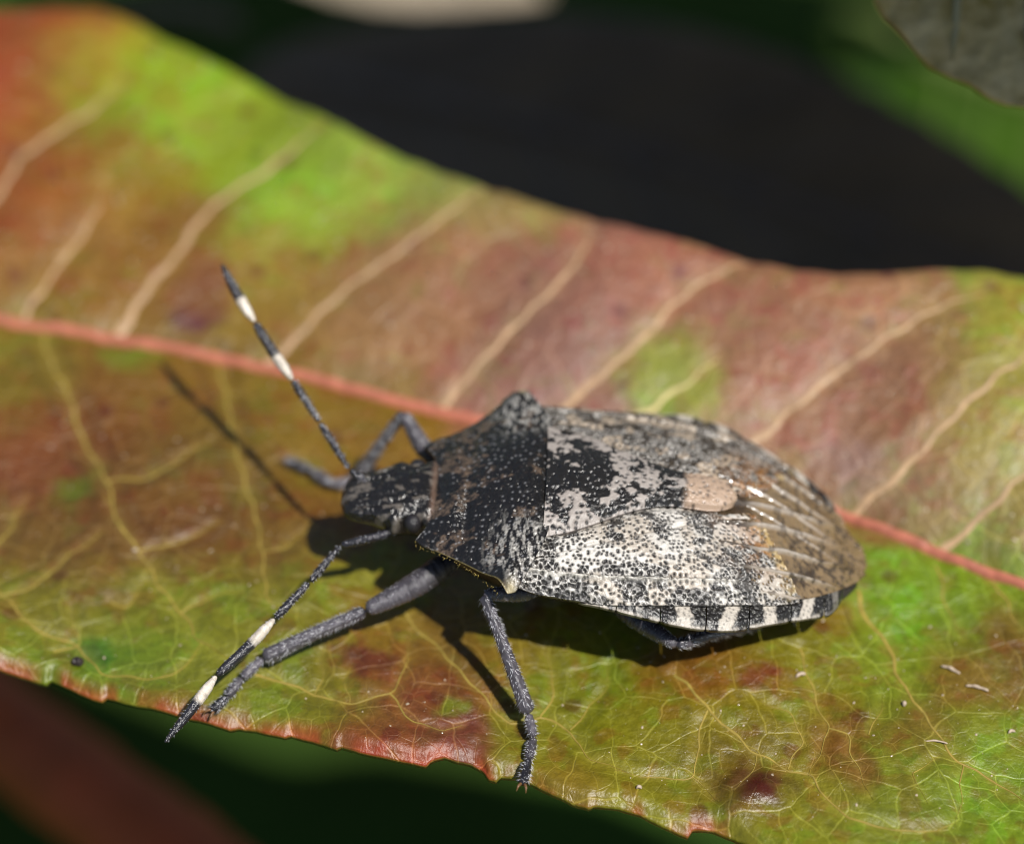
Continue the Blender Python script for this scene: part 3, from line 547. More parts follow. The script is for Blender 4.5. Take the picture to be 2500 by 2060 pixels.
# woody shoot that carries the leaves, to the left outside the frame
zg = float(ground_z(-80.0, 26.0))
V, F, _, _ = tube([(-80, 26, zg - 1), (-77, 14, -14), (-74.5, 9.5, -7), (-72, 12, 14), (-60, 28, 30), (-34, 44, 36), (10, 58, 37), (40, 60, 40)], [2.6, 2.2, 2.0, 1.9, 1.7, 1.4, 1.1, 0.6], 14, 1.2, rough=0.25, ns=0.3)
wood = tag(build('shrub_branch', V, F, M_wood), 'brown woody shrub branch carrying the leaves', 'branch')

# ------------------------------------------------------------------ the shield bug
BUGM = [[0.99383, 0.041876, 0.102702, -4.44], [-0.041654, 0.999123, -0.004305, -5.72], [-0.102793, 0.0, 0.994703, 3.1]]
bug = bpy.data.objects.new('shield_bug', None); col.objects.link(bug)
Mw = Matrix([BUGM[0], BUGM[1], BUGM[2], [0, 0, 0, 1]])
bug.matrix_world = Mw; bug.empty_display_size = 1
tag(bug, 'mottled black and cream shield bug standing on the leaf', 'insect')
KS, KW = 0.945, 0.95
def loc3(s, w_, z): return np.stack([s * KS, w_ * KW, z], -1)

def z_mid(s): return spline([5, 5.6, 7, 9, 10.8, 12, 13, 14, 14.9], [1.47, 1.47, 1.46, 1.36, 1.14, .78, .30, -.22, -.75], s)
def z_mar(s): return spline([4.6, 7, 9.8, 12, 13.9, 14.9], [.62, .56, .42, .10, -.40, -.85], s)
def w_mar(s): return spline([4.6, 6, 7.4, 8.5, 9.8, 10.9, 12, 13.2, 13.9, 14.4, 14.9], [3.5, 3.58, 3.72, 3.90, 4.0, 3.80, 3.25, 2.62, 2.2, 1.85, 1.4], s)
def z_dor(s, w_):
    x = np.clip(np.abs(w_) / w_mar(s), 0, 1.15)
    zm = z_mar(s); return zm + (z_mid(s) - zm) * (1 - x ** 2.1)

BLK = np.array([0.013, 0.0115, 0.0105]); TAN = np.array([0.36, 0.29, 0.215]); PALE = np.array([0.58, 0.55, 0.50]); BRN = np.array([0.10, 0.06, 0.03]); ORG = np.array([0.30, 0.13, 0.03])

def coons(bot, top, left, right, n, m):
    """bot/top run along j (m points), left/right along i (n points); corner-matched"""
    bot, top = polycurve(bot, m), polycurve(top, m); left, right = polycurve(left, n), polycurve(right, n)
    u = np.linspace(0, 1, n)[:, None, None]; v = np.linspace(0, 1, m)[None, :, None]
    S = (1 - u) * bot[None] + u * top[None] + (1 - v) * left[:, None] + v * right[:, None]
    c = (1 - u) * (1 - v) * bot[0] + (1 - u) * v * bot[-1] + u * (1 - v) * top[0] + u * v * top[-1]
    return S - c

def plate(name, SW, zf, relief, color, mat, parent, thick=0.18, flip=False, lip=0.06):
    """a thick, relief-carrying shell: top sheet, turned-down rim, underside"""
    S, W_ = SW[..., 0], SW[..., 1]
    P = loc3(S, W_, zf)
    nrm = normals_of(P)
    if nrm[..., 2].mean() < 0: nrm = -nrm
    P = P + nrm * relief[..., None]
    n, m = S.shape
    V = P.reshape(-1, 3); F = grid_faces(n, m).tolist()
    # rim
    idx = np.r_[np.arange(m), (np.arange(1, n)) * m + m - 1, (n - 1) * m + np.arange(m - 2, -1, -1), np.arange(n - 2, 0, -1) * m]
    k = len(idx); cen = V.mean(0)
    rim1 = V[idx] - nrm.reshape(-1, 3)[idx] * lip
    rim2 = V[idx] - np.array([0, 0, thick]) + (cen - V[idx]) * np.array([.03, .03, 0])
    V = np.vstack([V, rim1, rim2, cen - [0, 0, thick * 2]])
    o1 = n * m; o2 = o1 + k
    for a in range(k):
        b = (a + 1) % k
        F.append((int(idx[a]), int(idx[b]), o1 + b, o1 + a)); F.append((o1 + a, o1 + b, o2 + b, o2 + a)); F.append((o2 + a, o2 + b, len(V) - 1))
    C = color.reshape(-1, 4); C = np.vstack([C, C[idx], C[idx] * [.5, .5, .5, 1], [.02, .02, .02, .5]])
    return build(name, V, F, mat, parent, color=C)

# --- body: head, thorax and abdomen as one continuous skin
def make_body():
    s = np.r_[np.arange(-0.02, 2.7, 0.035), np.arange(2.7, 14.6, 0.12)]
    hw = spline([-.02, .06, .2, .5, .9, 1.25, 1.5, 1.75, 2.1, 2.6, 3.3, 4.6, 6, 9, 11, 13, 14.2, 14.6], [.22, .52, .70, .82, .88, 1.02, 1.18, 1.10, 1.05, 1.35, 1.9, 2.5, 2.75, 2.85, 2.6, 1.95, 1.3, .7], s)
    zt = spline([-.02, .06, .2, .6, 1.2, 1.8, 2.4, 2.7, 3.3, 4.6, 6, 9, 11, 13, 14.2, 14.6], [-.16, -.04, .10, .28, .48, .62, .70, .62, .7, .9, .85, .75, .5, 0, -.6, -.8], s)
    zb = spline([-.02, .06, .2, .6, 1.2, 1.8, 2.4, 3.3, 4.6, 6, 9, 11, 13, 14.2, 14.6], [-.28, -.36, -.46, -.56, -.66, -.75, -.85, -1.25, -1.65, -1.75, -1.6, -1.25, -.95, -1.0, -.95], s)
    zs = spline([-.02, .3, 1.2, 2.4, 3.3, 4.6, 9, 11, 13, 14.6], [-.22, -.12, -.02, .1, .3, .5, .35, .05, -.4, -.88], s)
    m = 120
    th = np.linspace(0, 2 * np.pi, m, endpoint=False)
    ss, tt = np.meshgrid(s, th, indexing='ij')
    ct = np.cos(tt); st_ = np.sin(tt)
    up_ = np.sign(st_) * np.abs(st_) ** np.where(st_ > 0, 0.8, 0.9)
    W_ = hw[:, None] * np.sign(ct) * np.abs(ct) ** 0.8
    Z = zs[:, None] + np.where(up_ > 0, (zt - zs)[:, None] * up_, (zs - zb)[:, None] * up_)
    head = sstep(2.75, 2.45, ss) * (up_ > -0.25)
    aw = np.abs(W_)
    # lobes of the head: central lobe between two grooves, rugose cheeks
    gw = 0.30 - 0.07 * np.cos(ss * 2.2)
    gro = -0.085 * np.exp(-((aw - gw) / 0.045) ** 2) * sstep(1.7, 1.3, ss) - 0.05 * np.exp(-((aw - 0.62) / 0.05) ** 2) * sstep(.3, .6, ss) * sstep(1.8, 1.4, ss)
    wob = 0.25 * (fbm(ss * 2.2, W_ * 2.2, 2, 70) - 0.5)
    rug = 0.10 * (fbm(ss * 3.0, (W_ + wob) * 11, 4, 71) - 0.5) + 0.05 * (fbm(ss * 13, W_ * 13, 3, 72) - 0.5)
    d1, _, rid = worley(ss * 9, W_ * 9 + 40, 73)
    rug = rug - 0.045 * np.exp(-(d1 / 0.22) ** 2) + 0.025 * np.exp(-(d1 / 0.2) ** 2) * (rid > 0.6) * 2
    belly = 0.05 * (fbm(ss * 5, tt * 6, 4, 76) - 0.5)
    Z = Z + (gro + rug) * head * np.clip(up_ + 0.35, 0, 1) + belly * (1 - head)
    W2 = W_ * (1 + 0.10 * (fbm(ss * 6, tt * 5, 3, 77) - 0.5) * head)
    P = loc3(ss, W2, Z)
    c = np.ones(ss.shape + (3,)) * BLK
    tanf = sstep(0.56, 0.66, fbm(ss * 3.2, (W_ + wob) * 7, 4, 79)) * head
    c = mixc(c, np.array([0.15, 0.13, 0.11]), 0.75 * tanf)
    c = mixc(c, np.array([0.16, 0.10, 0.07]), 0.7 * np.exp(-((ss - 2.5) / 0.08) ** 2) * (up_ > 0))
    bf = sstep(0.45, 0.65, fbm(ss * 1.5, tt * 3, 4, 80)) * (1 - head); c = mixc(c, np.array([0.035, 0.028, 0.02]), bf * .8)  # belly blackened to paint in the shade beneath the margin
    ro = 0.13 + 0.2 * fbm(ss * 8, W_ * 8, 2, 81)
    V = P.reshape(-1, 3); F = grid_faces(len(s), m, True).tolist()
    V = np.vstack([V, P[0].mean(0), P[-1].mean(0)]); k = len(V) - 2; j = np.arange(m); j2 = (j + 1) % m; o = (len(s) - 1) * m
    F += [(k, int(b), int(a)) for a, b in zip(j, j2)] + [(k + 1, int(o + a), int(o + b)) for a, b in zip(j, j2)]
    C = np.vstack([np.concatenate([c, ro[..., None]], -1).reshape(-1, 4), [.02, .02, .02, .4], [.02, .02, .02, .4]])
    F = [tuple(f) for f in F]
    return build('body', V, F, M_cut, bug, color=C)
body = make_body()

# --- pronotum
def make_pronotum():
    lat = [(2.12, 1.78), (2.3, 1.98), (2.75, 2.2), (3.3, 2.55), (4.0, 3.12), (4.45, 3.58), (4.68, 3.86)]
    rear = [(4.68, 3.86), (4.86, 3.84), (5.05, 3.5), (5.38, 2.75), (5.62, 2.1), (5.66, 1.2), (5.66, 0)]
    front = [(2.12, 1.78), (2.34, 1.45), (2.5, 1.0), (2.54, 0.5), (2.55, 0.0)]
    mir = lambda l: [(a, -b) for a, b in l]
    front_full = mir(front) + front[::-1][1:]
    rear_full = mir(rear) + rear[::-1][1:]
    SW = coons(front_full, rear_full, mir(lat), lat, 120, 270)
    S, W_ = SW[..., 0], SW[..., 1]
    u = np.linspace(0, 1, 120)[:, None] + 0 * S; x = np.abs(np.linspace(-1, 1, 270))[None, :] + 0 * S
    zc = spline([0, .08, .3, .6, .85, 1], [.62, .80, 1.14, 1.48, 1.62, 1.58], u)
    ze = spline([0, .3, .6, .9, 1], [.30, .40, .60, .86, .80], u)
    Z = ze + (zc - ze) * (1 - x ** 2.1)
    # shoulder boss and the two front calli
    Z = Z + 0.16 * np.exp(-(((np.abs(W_) - 3.35) / .35) ** 2 + ((S - 4.6) / .35) ** 2)) + 0.10 * np.exp(-(((np.abs(W_) - .95) / .5) ** 2 + ((S - 3.05) / .2) ** 2)) - 0.06 * np.exp(-((S - 3.45) / .12) ** 2) * (x < .8)
    X_, Y_ = S * KS, W_ * KW
    d1, d2, rid = worley(X_ / .17, Y_ / .17 + 50, 90); e1, e2, rie = worley(X_ / .085, Y_ / .085 + 90, 91)
    wr = fbm(X_ * 9, Y_ * 2.5, 3, 92)              # cross wrinkles
    rel = -0.035 * np.exp(-(d1 / .24) ** 2) - 0.016 * np.exp(-(e1 / .3) ** 2) + 0.03 * (fbm(X_ * 6, Y_ * 6, 3, 93) - .5) + 0.05 * (wr - .5) * sstep(.25, .7, x) * sstep(.4, .8, u)
    bead = (rid > 0.45) * np.exp(-(np.maximum(d1 - .0, 0) / .13) ** 2); rel = rel + 0.05 * bead
    c = np.ones(S.shape + (3,)) * BLK
    blot = fbm(X_ * 1.5, Y_ * 2.2, 4, 94)
    front_tan = sstep(0.50, 0.60, blot + 0.10 * np.exp(-((u - .22) / .16) ** 2) - 0.12 * sstep(.35, .6, u) * sstep(.9, .5, x))
    c = mixc(c, np.array([0.16, 0.11, 0.075]), 0.7 * front_tan * sstep(.40, .55, fbm(X_ * 4.5, Y_ * 4.5, 3, 98)))
    fine = sstep(.52, .62, fbm(X_ * 6.5, Y_ * 6.5, 3, 95)); c = mixc(c, BLK, .75 * fine)
    pale = sstep(.46, .60, fbm(X_ * 15, Y_ * 5, 3, 96)) * sstep(.35, .62, x) * sstep(.45, .75, u) * sstep(1.0, .85, x)
    c = mixc(c, PALE * .9, .75 * pale)  # pale shoulder streaks, denser to paint in the highlights there
    c = mixc(c, BLK * .6, np.exp(-(e1 / .3) ** 2) * .9)
    c = mixc(c, np.array([.5, .5, .52]), (0.55 * bead * (rid > .62)))  # bright dots paint in the glint of the beads
    edge = sstep(.985, 1.0, x); c = mixc(c, np.array([.30, .24, .08]), .5 * edge * sstep(.05, .3, u))
    tip = np.exp(-(((np.abs(W_) - 3.8) / .22) ** 2 + ((S - 4.75) / .14) ** 2)); c = mixc(c, np.array([.55, .47, .28]), .8 * tip)
    ro = 0.13 + 0.22 * fbm(X_ * 5, Y_ * 5, 2, 97) - 0.08 * bead
    return plate('pronotum', SW, Z, rel, np.concatenate([c, ro[..., None]], -1), M_cut, bug, 0.10)
pron = make_pronotum()
# yellow fringe on the rim of the pronotum
for sg in (-1, 1):
    V = []; F = []
    rim = polycurve([(2.12, 1.82), (2.3, 1.99), (2.75, 2.21), (3.3, 2.56), (4.0, 3.13), (4.45, 3.59)], 90)
    for s_, w_ in rim:
        if rng.random() < 0.5: continue
        p = loc3(s_, sg * w_, .22 + .13 * (s_ - 2.1) + rng.uniform(-.05, .08)); t_ = p + np.array([rng.uniform(-.09, .05), sg * rng.uniform(.03, .09), rng.uniform(-.09, .05)])
        b = len(V); V += [p + [.013, 0, 0], p - [.013, 0, 0], p + [0, 0, .013], t_]; F += [(b, b + 1, b + 3), (b + 1, b + 2, b + 3), (b + 2, b, b + 3)]
    f = build('fringe', np.array(V), F, M_yhair, pron); f['kind'] = 'stuff'

# --- scutellum
def make_scutellum():
    ed = [(5.5, 2.15), (6.2, 1.93), (6.9, 1.6), (7.9, 1.06), (8.6, .78), (9.1, .67), (9.6, .66), (10.05, .63), (10.4, .53), (10.68, .33), (10.8, .12), (10.82, 0.02)]
    n, m = 190, 150
    L_ = polycurve(ed, n); v = np.linspace(-1, 1, m)
    S = np.repeat(L_[:, :1], m, 1) + 0.0; W_ = L_[:, 1:2] * v[None]
    # blunt rounded tip: rows bend back toward the edge
    x = np.abs(v)[None] + 0 * S
    SW = np.stack([S, W_], -1)
    Z = z_dor(S, W_) + 0.22 + 0.10 * (1 - x ** 2) * sstep(5.4, 7.5, S) - 0.12 * sstep(.82, 1, x) + 0.05 * np.exp(-((S - 6.2) / .6) ** 2) * (1 - x ** 2)
    Z = Z - 0.10 * np.exp(-((10.82 - S) / .10) ** 2)
    X_, Y_ = S * KS, W_ * KW
    d1, d2, rid = worley(X_ / .13, Y_ / .13 + 20, 100)
    dens = sstep(.42, .58, fbm(X_ * 1.6, Y_ * 1.6, 3, 101))
    tipm = sstep(9.25, 9.5, S + 0.15 * (fbm(X_ * 4, Y_ * 4, 2, 102) - .5))
    b = 0.45 * fbm(X_ * 1.9 + 8.1, Y_ * 2.1 + 4.0, 3, 103) + 0.55 * fbm(X_ * 4.0 + 1.1, Y_ * 4.4, 4, 143) - 0.010 + 0.10 * np.exp(-(W_ / .28) ** 2) * sstep(7, 8, S) - 0.06 * sstep(6.4, 5.6, S)
    b = b - 0.16 * np.exp(-(((S - 9.05) / .3) ** 2)) * (x > .3) - 0.05 * np.exp(-(((S - 6.9) / .5) ** 2 + ((W_ - .1) / .7) ** 2))
    palef = sstep(.485, .515, b + 0.12 * (fbm(X_ * 9, Y_ * 9, 3, 104) - .5))
    c = np.ones(S.shape + (3,)) * BLK * 1.2
    c = mixc(c, np.array([0.34, 0.30, 0.27]), palef)
    c = mixc(c, np.array([0.42, 0.30, 0.215]), tipm)
    pit = np.exp(-(d1 / .30) ** 2)
    few = (rid > .5) * (1 - .55 * tipm * (rid < .8))
    c = mixc(c, BLK, np.clip(1.6 * pit * few, 0, 1) * (1 - .25 * tipm))
    rel = -0.045 * pit * few + 0.03 * (fbm(X_ * 7, Y_ * 7, 3, 105) - .5) - 0.015 * (1 - palef) + 0.05 * (fbm(X_ * 12, Y_ * 3, 3, 106) - .5) * sstep(.5, .9, x) * sstep(8.5, 7, S)
    ro = 0.18 + 0.2 * palef + .1 * fbm(X_ * 6, Y_ * 6, 2, 107)
    return plate('scutellum', SW, Z, rel, np.concatenate([c, ro[..., None]], -1), M_wing, bug, 0.2)
make_scutellum()

# --- forewings: leathery corium with a membrane each
def make_forewing(sg):
    inner = [(5.2, 2.0), (6.2, 1.80), (6.9, 1.48), (7.9, .95), (8.6, .66), (9.2, .55), (10.0, .50), (10.55, .36), (10.95, .14)]
    outer = [(4.75, 3.40), (5.4, 3.56), (5.9, 3.6), (7.4, 3.68), (8.65, 3.6), (10.0, 3.42), (11, 3.16), (12, 2.82), (12.75, 2.45)]
    base = [(5.2, 2.0), (4.9, 2.7), (4.75, 3.40)]
    dist = [(10.95, .14), (11.35, .32), (11.75, .80), (12.15, 1.45), (12.5, 2.0), (12.75, 2.45)]
    n, m = 250, 120
    f2 = lambda l: [(a, sg * b) for a, b in l]
    SW = coons(f2(base), f2(dist), f2(inner), f2(outer), n, m)
    S, W_ = SW[..., 0], SW[..., 1]; aw = np.abs(W_)
    v = np.linspace(0, 1, m)[None, :] + 0 * S; u = np.linspace(0, 1, n)[:, None] + 0 * S
    Z = z_dor(S, W_) + 0.07 - 0.10 * (1 - sstep(0, .16, v)) + 0.10 * np.sin(np.pi * v) * np.sin(np.pi * np.clip(u, .05, .95)) - 0.06 * sstep(.9, 1, v)
    # raised vein dividing the corium from its outer border, and the claval furrow
    vein_w = spline([4.8, 6, 8, 10, 11.2, 12.7], [3.0, 3.08, 3.05, 2.82, 2.55, 2.3], S)
    Z = Z + 0.07 * np.exp(-((aw - vein_w) / .055) ** 2) * sstep(11.4, 10.6, S) - 0.05 * np.exp(-((aw - vein_w + .12) / .07) ** 2)
    cla = spline([5, 7, 8.5, 10, 11], [2.75, 2.15, 1.6, 1.0, .6], S); Z = Z - 0.06 * np.exp(-((aw - cla) / .05) ** 2)
    X_, Y_ = S * KS, W_ * KW
    xw = X_ + .05 * (fbm(X_ * 5, Y_ * 5, 2, 110) - .5); yw = Y_ + .05 * (fbm(X_ * 5, Y_ * 5, 2, 111) - .5)
    d1, d2, rid = worley(xw / .112, yw / .112 + 10, 112, 1.0)
    pit = np.exp(-(d1 / .27) ** 2); big = sstep(.1, .3, rid); ridge = sstep(.22, .06, d2 - d1) * sstep(.35, .55, fbm(X_ * 5, Y_ * 5, 2, 119))
    rel = -0.08 * pit * big + 0.03 * (fbm(X_ * 9, Y_ * 9, 3, 113) - .5)
    c = np.ones(S.shape + (3,)) * (PALE if sg < 0 else TAN * 1.05)  # far wing darker than the near one, its dimmer light put into the pigment
    c = mixc(c, TAN, .6 * sstep(.4, .6, fbm(X_ * 1.2, Y_ * 1.2, 3, 114)))
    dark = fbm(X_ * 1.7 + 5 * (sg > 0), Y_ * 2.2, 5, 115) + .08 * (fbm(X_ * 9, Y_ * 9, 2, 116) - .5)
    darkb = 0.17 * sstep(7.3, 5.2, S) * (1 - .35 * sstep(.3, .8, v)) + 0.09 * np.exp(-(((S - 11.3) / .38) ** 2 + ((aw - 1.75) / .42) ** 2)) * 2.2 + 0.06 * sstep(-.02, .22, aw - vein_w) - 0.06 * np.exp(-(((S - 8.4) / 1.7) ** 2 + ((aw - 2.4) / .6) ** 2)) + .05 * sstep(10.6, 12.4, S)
    df = sstep(.50, .57, dark + darkb + (.09 + .35 * (fbm(X_ * 3.1, Y_ * 3.1, 3, 141) - .5) if sg > 0 else 0.0)); c = mixc(c, BLK * 1.3 if sg < 0 else np.array([.022, .016, .010]), .92 * df); c = mixc(c, PALE, .8 * df * ridge)  # extra dark on the far wing paints in its weaker light
    mg = np.exp(-((u - 1) / .035) ** 2); org = (.55 + .45 * np.exp(-((u - .95) / .05) ** 2)) * sstep(.70, .93, u) * sstep(.35, .6, fbm(X_ * 4, Y_ * 4, 3, 127) + .06) * sstep(.0, .12, v) * sstep(.95, .5, v)
    c = mixc(c, ORG, .78 * org); c = mixc(c, np.array([.52, .38, .16]), .8 * mg * sstep(.38, .6, fbm(X_ * 3, Y_ * 3, 2, 117)))
    c = mixc(c, BLK, np.clip(2.2 * pit * big, 0, 1)); c = mixc(c, np.array([.55, .52, .46]), (.8 if sg < 0 else .15) * np.exp(-((aw - vein_w) / .045) ** 2) * sstep(11.2, 10.4, S))  # vein kept dull on the far wing to match its painted shade
    ro = 0.20 + 0.2 * fbm(X_ * 6, Y_ * 6, 2, 118) - .05 * df
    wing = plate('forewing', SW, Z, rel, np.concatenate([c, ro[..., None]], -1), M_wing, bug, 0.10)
    # membrane
    ns, mw = 130, 90
    st_ = np.linspace(10.3, 14.85, ns)
    wo_ = spline([10.3, 11.2, 12, 12.8, 13.4, 14.0, 14.4, 14.7, 14.85], [2.1, 2.5, 2.62, 2.32, 1.92, 1.42, .98, .54, .10], st_)
    wi_ = -spline([10.3, 11.2, 12, 13.4, 14.2, 14.6, 14.85], [.0, .35, .7, .9, .7, .4, .1], st_)
    t = np.linspace(0, 1, mw)
    S = np.repeat(st_[:, None], mw, 1); W_ = sg * (wi_[:, None] + (wo_ - wi_)[:, None] * t[None])
    over = 0.05 if sg < 0 else 0.0
    Z = z_dor(S, W_) - 0.01 + over + 0.0 * S - .05 * sstep(.85, 1, t)[None]
    # veins fan out from the corium border
    fan = np.sin((W_ * sg * 1.0 + 0.25 * (S - 11)) * 9.0 + 2.5 * fbm(S * .8, W_ * .8, 2, 121))
    X_, Y_ = S * KS, W_ * KW
    rel = 0.09 * np.maximum(fan, 0) ** 5 + 0.05 * (fbm(X_ * 2.5, Y_ * 2.5, 3, 122) - .5) + 0.03 * (fbm(X_ * 8, Y_ * 8, 2, 123) - .5)
    spots = sstep(.52, .62, fbm(X_ * 8, Y_ * 8, 3, 124)) * sstep(11.6, 13.2, S) * .75 + sstep(.62, .70, fbm(X_ * 3.4 + 7, Y_ * 3.4, 3, 125)) * .5
    c = np.ones(S.shape + (3,)) * np.array([.25, .17, .085]); c = mixc(c, np.array([.55, .49, .42]), np.maximum(fan, 0) ** 4 * .85 * sstep(14, 12.6, S)); c = mixc(c, np.array([.045, .03, .016]), np.clip(spots, 0, .9))  # pale streaks along the veins paint in their highlights
    c = mixc(c, np.array([.03, .018, .010]), .85 * sstep(11.6, 10.9, S + .3 * (fbm(X_ * 3, Y_ * 3, 2, 128) - .5)))
    ro = .12 + .14 * fbm(X_ * 3, Y_ * 3, 2, 126)
    plate('membrane', np.stack([S, W_], -1), Z, rel, np.concatenate([c, ro[..., None]], -1), M_memb, wing, 0.04, lip=.02)
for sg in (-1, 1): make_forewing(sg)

# --- banded side plates of the abdomen
seg = [6.6, 7.65, 8.85, 10.1, 11.3, 12.5, 13.5, 14.1]
for sg in (-1, 1):
    for k in range(len(seg) - 1):
        a, b = seg[k] + .012, seg[k + 1] - .012
        n, m = 46, 34
        S = np.linspace(a, b, n)[:, None] + np.zeros((1, m)); v = np.linspace(0, 1, m)[None] + 0 * S; t = (S - a) / (b - a)
        wo_ = w_mar(S) - .05 * (np.abs(2 * t - 1) ** 6); wi_ = w_mar(S) - .95
        if k == len(seg) - 2: wo_ = wo_ - .55 * t ** 2
        W_ = sg * (wi_ + (wo_ - wi_) * v)
        Z = z_mar(S) + .13 * (1 - v) - .10 * sstep(.75, 1, v) + .03 * np.sin(np.pi * t)
        X_, Y_ = S * KS, W_ * KW
        d1, _, rid = worley(X_ / .10, Y_ / .10 + 33, 130); pit = np.exp(-(d1 / .3) ** 2)
        tq = t * (1 + .12 * math.sin(k * 2.3 + sg)) + .22 * (v - .5) * (1 if k % 2 else -.5) + .05 * math.sin(k * 4.1)
        wht = sstep(.31, .37, tq + .12 * (fbm(X_ * 8, Y_ * 8, 2, 131) - .5)) * sstep(.70, .64, tq + .12 * (fbm(X_ * 8, Y_ * 8, 2, 132) - .5))
        if k < 2: wht = wht * sstep(.4, .6, fbm(X_ * 8, Y_ * 8, 3, 133))
        wht = np.maximum(wht, .8 * sstep(.88, .96, v) * sstep(.35, .55, fbm(X_ * 4, Y_ * 1, 2, 134)))
        wht = wht * (.25 if k == len(seg) - 2 else .92)
        c = mixc(np.ones(S.shape + (3,)) * BLK, np.array([.54, .49, .42]), wht)
        c = mixc(c, BLK, np.clip(pit * 1.2 * (1 - .45 * wht) * (rid > .3), 0, 1))
        glint = (rid > .6) * np.exp(-(d1 / .16) ** 2) * (1 - wht); c = mixc(c, np.array([.5, .5, .45]), .6 * glint)  # glints on the black bands painted in as pale dots
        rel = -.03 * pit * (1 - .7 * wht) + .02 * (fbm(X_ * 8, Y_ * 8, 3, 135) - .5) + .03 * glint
        plate('side_plate', np.stack([S, W_], -1), Z, rel, np.concatenate([c, (.34 + .12 * wht)[..., None]], -1), M_cut, bug, .09, lip=.03)

# --- eyes, ocelli, rostrum
for sg in (-1, 1):
    th = np.linspace(0, np.pi, 26); ph = np.linspace(0, 2 * np.pi, 40, endpoint=False)
    T_, P_ = np.meshgrid(th, ph, indexing='ij')
    r_ = 0.27 * (1 + .02 * np.cos(24 * T_) * np.cos(22 * P_))
    V = np.stack([2.0 * KS + r_ * .85 * np.sin(T_) * np.cos(P_), sg * (1.04 * KW + r_ * .95 * np.cos(T_)), .16 + r_ * 1.0 * np.sin(T_) * np.sin(P_)], -1).reshape(-1, 3)
    build('eye', V, grid_faces(26, 40, True), M_eye, bug)
    V, F, _, _ = tube([(1.98 * KS, sg * .42, .62), (2.02 * KS, sg * .42, .73)], [.07, .065], 12, .01)
    build('simple_eye', V, F, M_eye, bug)
V, F, tv, _ = tube([(.3, 0, -.45), (.9, 0, -.85), (2.5, 0, -1.15), (4.2, 0, -1.75)], [.16, .16, .13, .07], 12, .08)
build('rostrum', V, F, M_limb, bug, color=np.tile([.05, .04, .03, .4], (len(V), 1)))

# --- antennae and legs
J = {'ant_near': [[1.211, -1.099, -0.227], [0.096, -1.353, -0.543], [-0.592, -2.357, -0.966], [-1.388, -3.337, -1.4], [-1.872, -3.951, -1.681], [-2.695, -4.84, -2.088], [-3.104, -5.57, -2.331], [-3.78, -6.671, -2.703]], 'ant_far': [[0.594, 0.341, 0.112], [0.11, 0.56, 0.313], [-0.796, 1.711, 0.772], [-1.632, 2.678, 1.289], [-2.194, 3.245, 1.633], [-2.81, 3.968, 2.022], [-3.35, 4.593, 2.368], [-3.875, 5.356, 2.716]], 'front_near': [[3.196, -0.784, -1.027], [2.214, -1.778, -1.229], [0.917, -2.537, -1.665], [-1.616, -3.531, -2.812], [-2.104, -4.073, -3.036], [-2.411, -4.621, -3.17], [-2.774, -5.012, -3.349]], 'mid_near': [[5.459, -1.548, -0.642], [5.034, -2.404, -0.385], [3.876, -2.976, -0.102], [5.338, -4.895, -2.333], [5.506, -5.527, -2.491], [5.406, -6.232, -2.488], [5.291, -7.084, -2.47]], 'hind_near': [[7.129, -1.518, -1.073], [7.768, -2.433, -0.906], [8.947, -3.475, -0.734], [11.179, -1.899, -1.334], [11.808, -1.429, -1.451], [12.257, -1.197, -1.485], [12.725, -0.897, -1.592]], 'front_far': [[3.027, 1.722, -0.692], [2.205, 2.067, -0.375], [1.384, 2.993, 0.143], [0.304, 3.26, -2.837], [-0.321, 3.098, -3.023], [-0.934, 3.631, -3.11], [-1.736, 4.043, -3.208]], 'mid_far': [[5.409, 0.931, -0.949], [5.451, 1.614, -0.543], [5.71, 2.798, -0.214], [6.228, 4.316, -2.105], [5.892, 4.567, -2.249], [5.605, 4.763, -2.326], [5.324, 5.033, -2.478]], 'hind_far': [[7.319, 0.633, -1.154], [7.94, 1.224, -0.889], [9.019, 2.088, -0.677], [10.519, 2.305, -1.666], [11.097, 2.233, -1.75], [11.548, 2.142, -1.751], [11.895, 2.019, -1.814]]}
DK = np.array([.018, .017, .022]); WHT = np.array([.62, .55, .46]); GRY = np.array([.075, .068, .08])
def limb_color(V, tv, stops, seed, ro=.17):
    """stops: list of (t, colour) blended sharply"""
    ts = np.array([s_[0] for s_ in stops]); cs = np.array([s_[1] for s_ in stops])
    c = np.stack([np.interp(tv, ts, cs[:, k]) for k in range(3)], 1)
    nz = fbm(V[:, 0] * 9 + V[:, 2] * 5, V[:, 1] * 9, 3, seed)
    return np.c_[c * (0.5 + nz)[:, None], np.full(len(V), ro)]
def limb(name, pts, radii, parent, stops, seed, hair=0, hl=.08, rough=.03, ring=16, ribs=0.0):
    V, F, tv, tr = tube(pts, radii, ring, .028, rough, seed, ribs, ns=15)
    o = build(name, V, F, M_limb, parent, color=limb_color(V, tv, stops, seed))
    hobj = None
    if hair:
        HV, HF = hairs(tr, int(hair * 1.3), hl, .010, .7, seed)
        hobj = (HV, HF)
    return o, hobj

